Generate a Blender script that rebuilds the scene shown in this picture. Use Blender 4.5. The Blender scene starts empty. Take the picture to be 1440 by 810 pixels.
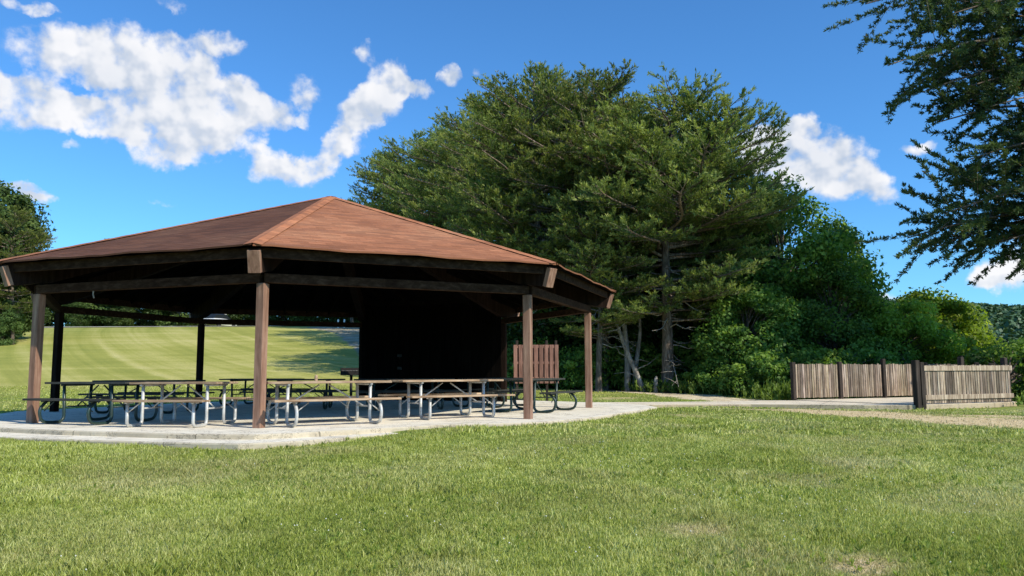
import bpy, math, random
import numpy as np
from mathutils import Vector, Matrix
PI = math.pi
S = bpy.context.scene
C = S.collection
rng = np.random.default_rng(7)
random.seed(7)
R = math.radians

# ------------------------------------------------------------------ helpers
def tag(o, label=None, cat=None, group=None, kind=None):
    if label: o['label'] = label
    if cat: o['category'] = cat
    if group: o['group'] = group
    if kind: o['kind'] = kind
    return o

def thing(name, label, cat, loc=(0, 0, 0), rz=0.0, group=None):
    o = bpy.data.objects.new(name, None); C.objects.link(o)
    o.location = loc; o.rotation_euler = (0, 0, rz); o.empty_display_size = .2
    return tag(o, label, cat, group)

def copy_tree(o, parent=None):
    c = o.copy(); C.objects.link(c); c.parent = parent
    for ch in o.children: copy_tree(ch, c)
    return c

def np_mesh(name, V, F, mat, col=None, smooth=False, parent=None, uv=None):
    V = np.asarray(V, dtype=np.float32); F = np.asarray(F, dtype=np.int32)
    me = bpy.data.meshes.new(name); k = F.shape[1]
    me.vertices.add(len(V)); me.vertices.foreach_set('co', V.ravel())
    me.loops.add(F.size); me.loops.foreach_set('vertex_index', F.ravel())
    me.polygons.add(len(F)); me.polygons.foreach_set('loop_start', np.arange(len(F), dtype=np.int32) * k)
    me.update(calc_edges=True)
    if smooth: me.polygons.foreach_set('use_smooth', np.ones(len(F), dtype=bool))
    if col is not None:
        a = me.color_attributes.new('Col', 'FLOAT_COLOR', 'POINT')
        c4 = np.ones((len(V), 4), dtype=np.float32); c4[:, :3] = col
        a.data.foreach_set('color', c4.ravel())
    me.materials.append(mat)
    o = bpy.data.objects.new(name, me); C.objects.link(o); o.parent = parent
    return o

class MB:
    def __init__(s): s.v = []; s.f = []; s.c = []; s.uv = {}
    def add(s, vs, fs, col=(1, 1, 1)):
        b = len(s.v); s.v += [tuple(p) for p in vs]; s.c += [tuple(col)] * len(vs)
        s.f += [tuple(i + b for i in f) for f in fs]
    def box(s, lo, hi, M=None, col=(1, 1, 1), bev=0.0):
        x0, y0, z0 = lo; x1, y1, z1 = hi
        if bev <= 0:
            vs = [(x0,y0,z0),(x1,y0,z0),(x1,y1,z0),(x0,y1,z0),(x0,y0,z1),(x1,y0,z1),(x1,y1,z1),(x0,y1,z1)]
            fs = [(0,3,2,1),(4,5,6,7),(0,1,5,4),(1,2,6,5),(2,3,7,6),(3,0,4,7)]
        else:
            b = bev; vs = []
            for z, i in ((z0, b), (z0 + b, 0), (z1 - b, 0), (z1, b)):
                c = b * .6 if i == 0 else b * 1.2
                a, d, e, g = x0 + (i and i), x1 - i, y0 + i, y1 - i
                k = b * .8
                vs += [(a+k,e,z),(d-k,e,z),(d,e+k,z),(d,g-k,z),(d-k,g,z),(a+k,g,z),(a,g-k,z),(a,e+k,z)]
            fs = [tuple(range(7, -1, -1)), tuple(range(24, 32))]
            for r in range(3):
                for j in range(8):
                    k2 = (j + 1) % 8; fs.append((r*8+j, r*8+k2, r*8+8+k2, r*8+8+j))
        if M is not None: vs = [M @ Vector(p) for p in vs]
        s.add(vs, fs, col)
    def beam(s, p0, p1, w, h, up=(0, 0, 1), col=(1, 1, 1), bev=0.0):
        p0 = Vector(p0); p1 = Vector(p1); d = (p1 - p0); L = d.length; d.normalize()
        side = d.cross(Vector(up)).normalized(); u = side.cross(d).normalized()
        M = Matrix((d, side, u)).transposed().to_4x4(); M.translation = p0
        s.box((0, -w/2, -h/2), (L, w/2, h/2), M, col, bev)
    def tube(s, pts, r, seg=8, col=(1, 1, 1), caps=True):
        pts = [Vector(p) for p in pts]; n = len(pts)
        rr = r if hasattr(r, '__len__') else [r] * n
        t = (pts[1] - pts[0]).normalized()
        a = t.orthogonal().normalized(); rings = []
        for i, p in enumerate(pts):
            if i == 0: t = (pts[1] - p)
            elif i == n - 1: t = p - pts[i-1]
            else: t = pts[i+1] - pts[i-1]
            t.normalize(); a = (a - t * a.dot(t)).normalized(); b = t.cross(a)
            rings.append([p + (a * math.cos(2*PI*k/seg) + b * math.sin(2*PI*k/seg)) * rr[i] for k in range(seg)])
        vs = [q for g in rings for q in g]; fs = []
        for i in range(n - 1):
            for k in range(seg):
                k2 = (k + 1) % seg; fs.append((i*seg+k, i*seg+k2, (i+1)*seg+k2, (i+1)*seg+k))
        if caps: fs += [tuple(range(seg - 1, -1, -1)), tuple(range((n-1)*seg, n*seg))]
        s.add(vs, fs, col)
    def build(s, name, mat, parent=None, smooth=False):
        me = bpy.data.meshes.new(name); me.from_pydata(s.v, [], s.f); me.materials.append(mat)
        a = me.color_attributes.new('Col', 'FLOAT_COLOR', 'POINT')
        c4 = np.ones((len(s.v), 4), dtype=np.float32); c4[:, :3] = np.array(s.c); a.data.foreach_set('color', c4.ravel())
        if smooth: me.polygons.foreach_set('use_smooth', np.ones(len(me.polygons), dtype=bool))
        me.update()
        o = bpy.data.objects.new(name, me); C.objects.link(o); o.parent = parent
        return o

def fillet(pts, r, n=5):
    pts = [Vector(p) for p in pts]; out = [pts[0]]
    for i in range(1, len(pts) - 1):
        p = pts[i]; a = (pts[i-1] - p); b = (pts[i+1] - p)
        rr = min(r, a.length * .49, b.length * .49); a = p + a.normalized() * rr; b = p + b.normalized() * rr
        for k in range(n + 1):
            t = k / n; out.append(a * (1-t)**2 + p * 2*t*(1-t) + b * t*t)
    out.append(pts[-1]); return out

# smooth value noise (numpy)
_perm = rng.random((256, 256))
def vnoise(x, y, s=1.0, off=0):
    x = np.asarray(x, float) * s + off * 17.3 + 1000; y = np.asarray(y, float) * s + off * 9.1 + 1000
    xi = np.floor(x).astype(int); yi = np.floor(y).astype(int); fx = x - xi; fy = y - yi
    fx = fx*fx*(3-2*fx); fy = fy*fy*(3-2*fy)
    g = lambda i, j: _perm[(i % 256), (j % 256)]
    return (g(xi,yi)*(1-fx)+g(xi+1,yi)*fx)*(1-fy) + (g(xi,yi+1)*(1-fx)+g(xi+1,yi+1)*fx)*fy
def fbm(x, y, s=1.0, o=4, off=0):
    r = 0; a = .5; t = 0
    for k in range(o): r = r + a * vnoise(x, y, s * 2**k, off + k * 3); t += a; a *= .5
    return r / t
def sst(a, b, x):
    t = np.clip((np.asarray(x, float) - a) / (b - a), 0, 1); return t*t*(3-2*t)
def in_poly(x, y, P):
    x = np.asarray(x); y = np.asarray(y); ins = np.zeros(x.shape, bool); n = len(P)
    for i in range(n):
        x0, y0 = P[i]; x1, y1 = P[(i+1) % n]
        if y0 == y1: continue
        c = ((y0 > y) != (y1 > y)) & (x < (x1-x0)*(y-y0)/(y1-y0)+x0); ins ^= c
    return ins
def seg_dist(x, y, P):
    d = np.full(np.shape(x), 1e9)
    for i in range(len(P) - 1):
        ax, ay = P[i][:2]; bx, by = P[i+1][:2]; vx, vy = bx-ax, by-ay
        t = np.clip(((x-ax)*vx+(y-ay)*vy)/(vx*vx+vy*vy), 0, 1)
        d = np.minimum(d, np.hypot(x-ax-t*vx, y-ay-t*vy))
    return d

# ------------------------------------------------------------------ node helpers
class NT:
    def __init__(s, tree): s.t = tree; s.n = tree.nodes; s.l = tree.links
    def new(s, typ, **kw):
        n = s.n.new(typ)
        for k, v in kw.items(): setattr(n, k, v)
        return n
    def link(s, a, b): s.l.new(a, b)
    def put(s, sock, v):
        if hasattr(v, 'is_output'): s.l.new(v, sock)
        elif v is not None: sock.default_value = v
    def math(s, op, a, b=None, c=None, clamp=False):
        n = s.new('ShaderNodeMath', operation=op, use_clamp=clamp)
        for i, v in enumerate((a, b, c)):
            if v is not None: s.put(n.inputs[i], v)
        return n.outputs[0]
    def vmath(s, op, a, b=None, scale=None):
        n = s.new('ShaderNodeVectorMath', operation=op); s.put(n.inputs[0], a)
        if b is not None: s.put(n.inputs[1], b)
        if scale is not None: s.put(n.inputs['Scale'], scale)
        return n.outputs['Value'] if op in ('LENGTH', 'DOT_PRODUCT') else n.outputs[0]
    def mix(s, f, a, b, mode='MIX'):
        n = s.new('ShaderNodeMix', data_type='RGBA', blend_type=mode)
        s.put(n.inputs[0], f); s.put(n.inputs[6], a); s.put(n.inputs[7], b); return n.outputs[2]
    def noise(s, vec, scale, detail=4, rough=.55, dist=0, w=None):
        n = s.new('ShaderNodeTexNoise'); s.put(n.inputs['Vector'], vec); n.inputs['Scale'].default_value = scale
        n.inputs['Detail'].default_value = detail; n.inputs['Roughness'].default_value = rough; n.inputs['Distortion'].default_value = dist
        return n
    def ramp(s, fac, stops):
        n = s.new('ShaderNodeValToRGB'); s.put(n.inputs[0], fac); e = n.color_ramp.elements
        while len(e) < len(stops): e.new(.5)
        for i, (p, c) in enumerate(stops): e[i].position = p; e[i].color = (c[0], c[1], c[2], 1)
        return n.outputs[0]
    def mrange(s, v, a, b, c=0, d=1, kind='SMOOTHSTEP'):
        n = s.new('ShaderNodeMapRange', interpolation_type=kind); s.put(n.inputs[0], v)
        for i, q in enumerate((a, b, c, d)): n.inputs[i+1].default_value = q
        return n.outputs[0]
    def scl(s, vec, x, y, z, rot=(0, 0, 0)):
        n = s.new('ShaderNodeMapping'); s.put(n.inputs[0], vec); n.inputs['Scale'].default_value = (x, y, z); n.inputs['Rotation'].default_value = rot
        return n.outputs[0]
    def rgb(s, c): return (c[0], c[1], c[2], 1)

def new_mat(name):
    m = bpy.data.materials.new(name); m.use_nodes = True; nt = NT(m.node_tree)
    b = nt.n['Principled BSDF']; co = nt.new('ShaderNodeTexCoord'); at = nt.new('ShaderNodeAttribute', attribute_name='Col')
    return m, nt, b, co, at.outputs['Color']
def bump(nt, b, h, strength=.3, dist=.02):
    n = nt.new('ShaderNodeBump'); n.inputs['Strength'].default_value = strength; n.inputs['Distance'].default_value = dist
    nt.put(n.inputs['Height'], h); nt.link(n.outputs[0], b.inputs['Normal'])

def wood_mat(name, c0, c1, c2, grain=(30, 30, 2.5), rough=.75, use_col=True, bumps=.3, spec=.3):
    m, nt, b, co, col = new_mat(name)
    v = nt.scl(co.outputs['Object'], *grain)
    n1 = nt.noise(v, 1.0, 6, .6, .4); n2 = nt.noise(co.outputs['Object'], 1.7, 5, .6)
    c = nt.ramp(n1.outputs[0], [(.3, c0), (.5, c1), (.72, c2)])
    c = nt.mix(nt.mrange(n2.outputs[0], .3, .7, .0, .55), c, nt.mix(1.0, c, (.55, .52, .5, 1), 'MULTIPLY'))
    if use_col: c = nt.mix(1.0, c, col, 'MULTIPLY')
    nt.link(c, b.inputs['Base Color']); b.inputs['Roughness'].default_value = rough; b.inputs['Specular IOR Level'].default_value = spec
    bump(nt, b, n1.outputs[0], bumps, .01); return m

M_post = wood_mat('stained_post_wood', (.16, .08, .047), (.30, .165, .11), (.43, .27, .19), (14, 14, 1.2), .7)
M_trim = wood_mat('dark_trim_wood', (.024, .012, .008), (.045, .024, .015), (.085, .05, .034), (2, 14, 14), .9, spec=.05)
M_inpost = wood_mat('shaded_post_wood', (.012, .007, .005), (.02, .012, .009), (.035, .022, .017), (14, 14, 1.2), .9, spec=.05)  # post wood darkened: shade under the roof is put into its colour
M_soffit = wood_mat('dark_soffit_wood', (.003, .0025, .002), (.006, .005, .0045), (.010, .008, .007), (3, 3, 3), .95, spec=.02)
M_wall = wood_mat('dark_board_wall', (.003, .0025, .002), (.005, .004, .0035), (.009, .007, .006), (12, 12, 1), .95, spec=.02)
M_plank = wood_mat('weathered_plank', (.22, .14, .085), (.46, .32, .205), (.66, .52, .38), (2.5, 26, 26), .8)
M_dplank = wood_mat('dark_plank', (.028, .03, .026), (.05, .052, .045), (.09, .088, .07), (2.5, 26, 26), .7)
M_picket = wood_mat('weathered_picket', (.12, .085, .06), (.31, .24, .175), (.55, .47, .37), (22, 22, 1.8), .85)
M_fpost = wood_mat('fence_post_wood', (.018, .013, .010), (.04, .028, .021), (.085, .063, .05), (14, 14, 1.5), .85)
M_screen = wood_mat('stained_screen_wood', (.17, .08, .055), (.28, .14, .10), (.37, .205, .155), (16, 16, 1.5), .75)
M_bark = wood_mat('pine_bark', (.055, .042, .032), (.155, .12, .092), (.34, .28, .23), (14, 14, 3.0), .95, True, .8, .1)
M_deadw = wood_mat('bare_branch', (.13, .115, .095), (.33, .295, .255), (.58, .54, .48), (9, 9, 4), .95, True, .5, .1)

def metal_mat(name, base, metallic, rough, dirt):
    m, nt, b, co, col = new_mat(name)
    n = nt.noise(co.outputs['Object'], 9, 5, .6)
    c = nt.ramp(n.outputs[0], [(.35, dirt), (.6, base)])
    nt.link(c, b.inputs['Base Color']); b.inputs['Metallic'].default_value = metallic
    nt.link(nt.mrange(n.outputs[0], .3, .7, rough + .2, rough), b.inputs['Roughness']); return m
M_galv = metal_mat('galvanised_pipe', (.56, .55, .52), .25, .4, (.36, .35, .33))
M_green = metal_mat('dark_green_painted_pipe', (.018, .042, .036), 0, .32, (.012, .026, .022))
M_iron = metal_mat('blackened_iron', (.02, .02, .02), .3, .6, (.035, .025, .02))

def concrete_mat(name, a, bcol, cracks=True):
    m, nt, b, co, col = new_mat(name)
    n1 = nt.noise(co.outputs['Object'], .8, 6, .65); n2 = nt.noise(co.outputs['Object'], 14, 5, .7)
    n3 = nt.noise(nt.scl(co.outputs['Object'], 1.3, 1.3, 1.3), .5, 8, .75, .6)
    c = nt.ramp(n1.outputs[0], [(.3, a), (.65, bcol)])
    c = nt.mix(nt.mrange(n2.outputs[0], .4, .8, .0, .35), c, (.45, .41, .34, 1))
    crack = nt.math('SUBTRACT', 1, nt.mrange(nt.math('ABSOLUTE', nt.math('SUBTRACT', n3.outputs[0], .5)), 0, .012))
    c = nt.mix(nt.math('MULTIPLY', crack, .7), c, (.12, .10, .08, 1))
    stain = nt.noise(nt.scl(co.outputs['Object'], .5, 1.4, 1), 2.2, 6, .7)
    c = nt.mix(nt.mrange(stain.outputs[0], .52, .72, 0, .4), c, (.36, .31, .25, 1))
    bj = nt.new('ShaderNodeTexBrick'); nt.link(nt.scl(co.outputs['Object'], 1, 1, 1, (0, 0, .47)), bj.inputs[0]); bj.offset = 0
    for k_, v_ in (('Scale', 1), ('Brick Width', 2.4), ('Row Height', 2.4), ('Mortar Size', .011), ('Mortar Smooth', .3)): bj.inputs[k_].default_value = v_
    c = nt.mix(nt.math('MULTIPLY', bj.outputs['Fac'], .75), c, (.16, .14, .10, 1))
    grime = nt.noise(nt.scl(co.outputs['Object'], 1, 1, 1), .9, 7, .75).outputs[0]
    c = nt.mix(nt.mrange(grime, .52, .68, 0, .28), c, (.40, .34, .24, 1))
    c = nt.mix(1.0, c, col, 'MULTIPLY')
    nt.link(c, b.inputs['Base Color']); b.inputs['Roughness'].default_value = .9
    bump(nt, b, n2.outputs[0], .25, .01); return m
M_conc = concrete_mat('pavilion_concrete', (.80, .71, .55), (.92, .84, .68))
M_conc2 = concrete_mat('path_concrete', (.72, .59, .41), (.86, .74, .55))

def foliage_mat(name, dark, mid, light, trans=.35, rough=.55, vary=True):
    m, nt, b, co, col = new_mat(name)
    sep = nt.new('ShaderNodeSeparateColor'); nt.link(col, sep.inputs[0])
    oi = nt.new('ShaderNodeObjectInfo')
    f = nt.math('ADD', sep.outputs[0], nt.math('MULTIPLY', nt.math('SUBTRACT', oi.outputs['Random'], .35), .3)) if vary else sep.outputs[0]
    c = nt.ramp(f, [(.0, dark), (.5, mid), (1., light)])
    if vary: c = nt.mix(oi.outputs['Random'], nt.mix(1.0, c, (1.12, 1.02, .9, 1), 'MULTIPLY'), nt.mix(1.0, c, (.90, 1.0, 1.06, 1), 'MULTIPLY'))
    c = nt.mix(sep.outputs[1], c, (.16, .10, .045, 1))
    nt.link(c, b.inputs['Base Color']); b.inputs['Roughness'].default_value = rough; b.inputs['Specular IOR Level'].default_value = .25
    tr = nt.new('ShaderNodeBsdfTranslucent'); nt.link(nt.mix(1.0, c, (1.3, 1.35, .6, 1), 'MULTIPLY'), tr.inputs[0])
    mx = nt.new('ShaderNodeMixShader'); mx.inputs[0].default_value = trans
    nt.link(b.outputs[0], mx.inputs[1]); nt.link(tr.outputs[0], mx.inputs[2])
    nt.link(mx.outputs[0], nt.n['Material Output'].inputs[0]); return m
M_pine = foliage_mat('pine_needles', (.034, .06, .018), (.155, .205, .055), (.42, .44, .13), .4)
M_pine2 = foliage_mat('near_pine_needles', (.022, .042, .022), (.055, .09, .035), (.13, .165, .055), .25)
M_leaf = foliage_mat('broad_leaves', (.045, .10, .024), (.15, .265, .05), (.34, .46, .09), .45)
M_leaf2 = foliage_mat('light_leaves', (.09, .15, .022), (.26, .36, .045), (.46, .54, .085), .5)
M_far = foliage_mat('distant_leaves', (.03, .062, .03), (.055, .10, .042), (.09, .15, .055), .1)  # base made bluer, distance haze mixed into the leaf colour
M_grass = foliage_mat('grass_blades', (.11, .155, .022), (.43, .48, .08), (.90, .89, .37), .35, .5, False)
M_weed = foliage_mat('weed_leaves', (.06, .11, .02), (.19, .28, .05), (.42, .48, .14), .4)

# ------------------------------------------------------------------ camera, sky, sun
cam_d = bpy.data.cameras.new('camera'); cam = bpy.data.objects.new('camera', cam_d); C.objects.link(cam)
cam_d.sensor_width = 36; cam_d.lens = 1108.75 / 1440 * 36; cam_d.clip_end = 3000; cam_d.clip_start = .05
CAM_Z = .88222; PITCH = .107224; ROLL = -.0046588
cam.matrix_world = Matrix.Translation((0, 0, CAM_Z)) @ Matrix.Rotation(PI/2 + PITCH, 4, 'X') @ Matrix.Rotation(ROLL, 4, 'Z')
S.camera = cam

SUN_EL, SUN_AZ = R(39), R(128)      # azimuth clockwise from +Y
sd = Vector((math.cos(SUN_EL)*math.sin(SUN_AZ), math.cos(SUN_EL)*math.cos(SUN_AZ), math.sin(SUN_EL)))
sl = bpy.data.lights.new('sun', 'SUN'); sl.energy = 5.0; sl.angle = R(.5); sl.color = (1, .94, .80)
so = bpy.data.objects.new('sun', sl); C.objects.link(so); so.rotation_euler = (-sd).to_track_quat('-Z', 'Y').to_euler(); so.location = (20, -15, 25)

W = bpy.data.worlds.new('World'); S.world = W; W.use_nodes = True; nt = NT(W.node_tree)
bg = nt.n['Background']; sky = nt.new('ShaderNodeTexSky', sky_type='NISHITA'); sky.sun_disc = False
sky.sun_elevation = SUN_EL; sky.sun_rotation = SUN_AZ; sky.altitude = 300; sky.air_density = 1.0; sky.dust_density = .3; sky.ozone_density = 2.2
BL = [(-29.68,19.95,3.49,1.45,1),(-26.57,20.94,3.26,1.34,1),(-23.27,21.0,2.09,1.29,1),(-21.31,22.19,1.63,0.72,0.7),(-32.62,17.21,2.56,1.14,1),(-30.11,16.29,3.49,1.03,1),(-26.1,16.4,4.19,1.34,1),(-25.17,18.88,3.26,1.81,1),(-21.8,19.33,2.09,1.24,0.9),(-22.29,17.84,2.79,1.76,1),(-19.29,18.66,1.49,1.45,1),(-17.74,17.83,1.77,1.14,1),(-20.3,16.1,2.33,1.03,1),(-24.7,14.65,1.58,1.14,1),(-22.29,15.4,2.09,1.14,1),(-33.82,17.42,1.4,0.93,0.8),(-33.82,15.23,1.86,0.83,0.9),(-15.11,19.55,1.02,1.03,0.45),(-14.57,18.6,0.93,0.62,0.4),(-15.11,17.56,0.56,0.52,0.5),(-17.74,14.82,1.4,0.72,0.7),(-16.17,13.91,2.3,0.9,1),(-14.04,14.56,1.3,0.9,1),(-13.5,15.63,0.74,0.93,0.6),(-11.86,17.28,1.2,1.5,1),(-10.76,18.6,1.3,1.34,1),(-9.65,19.93,1.4,1.75,1),(-12.9,15.9,1.0,1.2,.95),(-8.2,20.3,1.0,.8,.9),(-8.53,20.98,0.84,1.34,0.6),(-10.76,22.32,0.74,0.72,0.5),(-6.84,20.06,0.93,0.67,0.7),(-4.57,21.13,0.74,0.67,0.9),(-2.29,21.68,0.47,0.41,0.35),(-32.62,11.33,1.67,0.47,0.8),(-31.38,11.0,0.93,0.31,0.6),(-33.02,22.24,1.86,0.36,0.9),(-24.23,23.98,0.84,0.41,0.4),(-29.68,14.5,0.65,0.31,0.5),(-24.23,11.23,0.84,0.21,0.35),(17.74,15.83,1.4,1.24,1),(19.29,15.7,1.95,1.55,1),(21.31,15.01,1.86,1.55,1),(23.27,13.82,1.95,1.55,1),(20.81,16.54,1.02,0.83,1),(23.27,12.82,2.09,1.24,1),(25.17,12.14,1.21,0.93,0.8),(20.3,13.59,2.33,1.14,1),(17.74,14.82,1.4,1.03,1),(25.64,11.11,0.93,0.62,0.4),(27.92,14.27,1.02,0.41,0.75),(32.21,6.17,1.63,1.14,1),(33.42,7.03,1.4,1.29,1),(31.38,5.74,1.21,0.62,0.8),(25.64,4.52,1.12,0.67,0.9),(30.54,3.34,0.84,0.26,0.5),(33.02,3.25,0.84,0.26,0.5),(24.23,5.61,0.84,0.26,0.4),
      (50,19,7,2.3,1),(-47,16,7,2,1),(100,25,10,4,1)]
tc = nt.new('ShaderNodeTexCoord'); sx = nt.new('ShaderNodeSeparateXYZ'); nt.link(tc.outputs['Generated'], sx.inputs[0])
az = nt.math('MULTIPLY', nt.math('ARCTAN2', sx.outputs[0], sx.outputs[1]), 57.2958)
el = nt.math('MULTIPLY', nt.math('ARCSINE', sx.outputs[2]), 57.2958)
P = nt.new('ShaderNodeCombineXYZ'); nt.link(az, P.inputs[0]); nt.link(el, P.inputs[1]); P = P.outputs[0]
wn = nt.noise(P, .55, 4, .6)
wp = nt.vmath('ADD', P, nt.vmath('SCALE', nt.vmath('SUBTRACT', wn.outputs['Color'], (.5, .5, .5)), scale=1.8))
D = None
for (a, e, ra, re, w) in BL:
    ma = nt.new('ShaderNodeVectorMath', operation='MULTIPLY_ADD'); nt.put(ma.inputs[0], wp); ma.inputs[1].default_value = (1/ra, 1/re, 0); ma.inputs[2].default_value = (-a/ra, -e/re, 0)
    v = nt.math('MULTIPLY_ADD', nt.vmath('DOT_PRODUCT', ma.outputs[0], ma.outputs[0]), -w*.62, w*1.12, clamp=True)
    D = v if D is None else nt.math('ADD', D, v)
D = nt.math('MINIMUM', D, 1.15)
n1 = nt.noise(nt.vmath('ADD', P, (3.1, 7.7, 0)), .42, 7, .58).outputs[0]
n1b = nt.noise(nt.vmath('ADD', P, (3.1 + .45, 7.7 + .60, 0)), .42, 3, .5).outputs[0]
n1c = nt.noise(nt.vmath('ADD', P, (3.1, 7.7, 0)), .42, 3, .5).outputs[0]
dens = nt.math('ADD', D, nt.math('MULTIPLY', nt.math('SUBTRACT', n1, .5), 3.3))
cl = nt.math('MULTIPLY', nt.mrange(dens, .12, 1.18), nt.mrange(D, .0, .32))
relief = nt.mrange(nt.math('SUBTRACT', n1c, n1b), -.13, .10)
under = nt.noise(nt.vmath('ADD', P, (11, 1, 0)), .22, 3, .5).outputs[0]
lit = nt.math('ADD', nt.math('MULTIPLY', relief, .65), nt.math('MULTIPLY', nt.mrange(under, .35, .65), .4), clamp=True)
ccol = nt.mix(lit, (.55, .63, .76, 1), (.99, .985, 1.0, 1))
skc = nt.vmath('SCALE', sky.outputs[0], scale=.15)
skc = nt.vmath('MULTIPLY', skc, (.46, .93, 1.33))
fin = nt.mix(nt.math('MULTIPLY', cl, .97), skc, ccol)
W.cycles.sampling_method = 'MANUAL'; W.cycles.sample_map_resolution = 256
nt.link(fin, bg.inputs[0]); bg.inputs[1].default_value = 1.0
S.view_settings.view_transform = 'Standard'; S.view_settings.look = 'None'; S.view_settings.exposure = 0

# ------------------------------------------------------------------ terrain
CX, CY, RP, ROT = -4.5814, 19.6685, 6.5194, -2.29528
RE, HE, HA = 7.23568, 2.94438, 5.34842
def oct_pt(i, rad, z=0): a = ROT + i*PI/4; return Vector((CX+rad*math.cos(a), CY+rad*math.sin(a), z))

def zt(x, y):
    x = np.asarray(x, float); y = np.asarray(y, float)
    z = -.62 + .50 * np.clip((y - 1.5) / 10.5, -.3, 1)
    z = z + (-.04) * sst(4, 11, x) * sst(10, 16, y) + .10 * sst(24, 33, y)
    S_ = 1 - sst(-10, 12, x - .10 * (y - 40))
    z = z + S_ * 6.45 * (.35 * sst(25, 92, y) + .65 * np.clip((y - 27) / 65, 0, 1) ** 1.15)
    z = z - .02 * np.clip(y - 95, 0, 60) * S_
    s = (y - 24) * .75 + (x - 13) * .66
    z = z - 14 * sst(1.5, 60, s) * sst(8, 18, x) * (1 - S_)
    d = np.hypot(x, y)
    z = z + (42 + 5*np.sin(x * .011 + 1.0)) * sst(140, 420, y) * sst(-60, 60, x)
    ed = seg_dist(x, y, [(-1.3,13.6),(-.26,14.05),(.5,14.36),(1.05,15.05),(1.69,15.95),(2.51,17.7),(3.1,18.9),(3.69,20.23)])
    z = z + (-.055 - z) * (1 - sst(.3, 2.2, ed))
    z = z + .045 * sst(.3, 2, ed) * (fbm(x, y, .35, 3) - .5) * sst(4, 8, y) * 2 * (1 - sst(60, 100, y))
    z = z + .03 * (fbm(x, y, 1.6, 2, 5) - .5)
    return z

SLAB = [(-8.85,13.62),(-7.2,12.8),(-5.23,12.05),(-4.3,11.8),(-3.8,11.75),(-3.3,12.0),(-2.2,12.9),(-1.2,13.72),(-.26,14.05),(.5,14.36),(1.05,15.05),(1.69,15.95),(2.51,17.7),(3.1,18.9),(3.69,20.23),(3.62,21.5),(2.9,22.9),(1.9,24.2),(-.4,26.4),(-5,27.6),(-9.9,25.4),(-12.2,19.6),(-11,15.4),(-10.0,14.3)]
APRON = [(-12.0,16.2),(-10.9,14.3),(-9.6,13.2),(-7.99,12.45),(-5.94,11.7),(-4.4,11.22),(-3.8,11.08),(-3.2,11.35),(-2.27,12.35),(-1.5,13.15),(-.8,13.6),(-1.4,13.8),(-4,12.8),(-8,14.4),(-11,16.5)]
PATH = [(2.6,22.8),(3.3,22.5),(4.75,22.7),(6.8,22.7),(8.2,22.2),(9.6,21.7),(11.0,21.45),(9.02,25.4),(8.0,25.6),(6.9,25.1),(5.5,24.8),(4.2,24.7),(3.2,24.7),(2.0,24.7),(1.7,24.3)]
DIRT_LINE = [(9.5,23.8),(7.6,27.5),(6.1,32),(3.8,37),(1.5,41),(-1,46)]
DRY_LINE = [(4.0,21.3),(5.6,21.4),(7.1,20.8),(8.7,18.0),(10.0,16.0),(12,13.8),(16,11)]
def dry_mask(x, y):
    d = seg_dist(x, y, DRY_LINE); n = fbm(x, y, .8, 4, 3)
    w = .4 + 1.15 * sst(6.2, 9, x)
    m = (1 - sst(w*.55, w*1.5, d + (n - .5) * 1.6)) * sst(4.2, 7, x)
    d2 = seg_dist(x, y, [(8.4,20.3),(10.6,18.6),(13,17),(17,15)])
    m = np.maximum(m, (1 - sst(.3, 1.1, d2 + (n - .5) * 1.5)) * .8)
    m = np.maximum(m, .8 * (1 - sst(.0, .52, np.hypot((x-2.35)*.9, y-5.55) + (n-.5)*.8)))
    m = np.maximum(m, .6 * (1 - sst(.05, .5, np.hypot((x-1.5)*.7, y-6.5) + (n-.5)*.6)))
    m = np.maximum(m, .22 * sst(.58, .74, fbm(x, y, .45, 4, 9)) + .32 * sst(-3, 4, x) * sst(.47, .68, fbm(x, y, .8, 4, 19)))
    return m
def bare_mask(x, y):
    n = fbm(x, y, 1.2, 4, 13)
    m = 1 - sst(.7, 1.5, seg_dist(x, y, DIRT_LINE) + (n - .5) * 1.4)
    return m * (1 - 0)
def gravel_mask(x, y):
    n = fbm(x, y, .25, 3, 4)
    P_ = [(-8.5,46),(-11.5,57),(-16,72),(-23,87),(-17,90),(0,90),(6,60),(2,44)]
    inside = in_poly(x, y, P_).astype(float)
    return inside * sst(.28, .42, n + .1)

xs = np.unique(np.concatenate([np.arange(-14, 20, .22), np.linspace(-60, -14, 70), np.linspace(20, 60, 50), np.linspace(-260, -60, 40), np.linspace(60, 300, 50), np.linspace(-900, -260, 12), np.linspace(300, 1100, 20)]).round(3))
ys = np.unique(np.concatenate([np.arange(2, 34, .22), np.linspace(-4, 2, 12), np.linspace(-60, -4, 8), np.linspace(34, 110, 90), np.linspace(110, 500, 60), np.linspace(500, 1200, 15)]).round(3))
X, Y = np.meshgrid(xs, ys); Z = zt(X, Y); nx, ny = len(xs), len(ys)
under_slab = in_poly(X, Y, SLAB) | in_poly(X, Y, APRON)
Z = np.where(in_poly(X, Y, [(CX+(px-CX)*.97, CY+(py-CY)*.97) for px, py in SLAB]), np.minimum(Z, -.16), Z)
PLAT = [(11.04,21.45),(14.62,23.05),(16.4,29.0),(9.0,25.6)]
Z = np.where(in_poly(X, Y, PLAT), np.minimum(Z, -.3), Z)
idx = np.arange(nx*ny).reshape(ny, nx)
F = np.stack([idx[:-1,:-1], idx[:-1,1:], idx[1:,1:], idx[1:,:-1]], -1).reshape(-1, 4)
colr = np.stack([dry_mask(X, Y), np.maximum(bare_mask(X, Y), 0), gravel_mask(X, Y)], -1).reshape(-1, 3)

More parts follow.
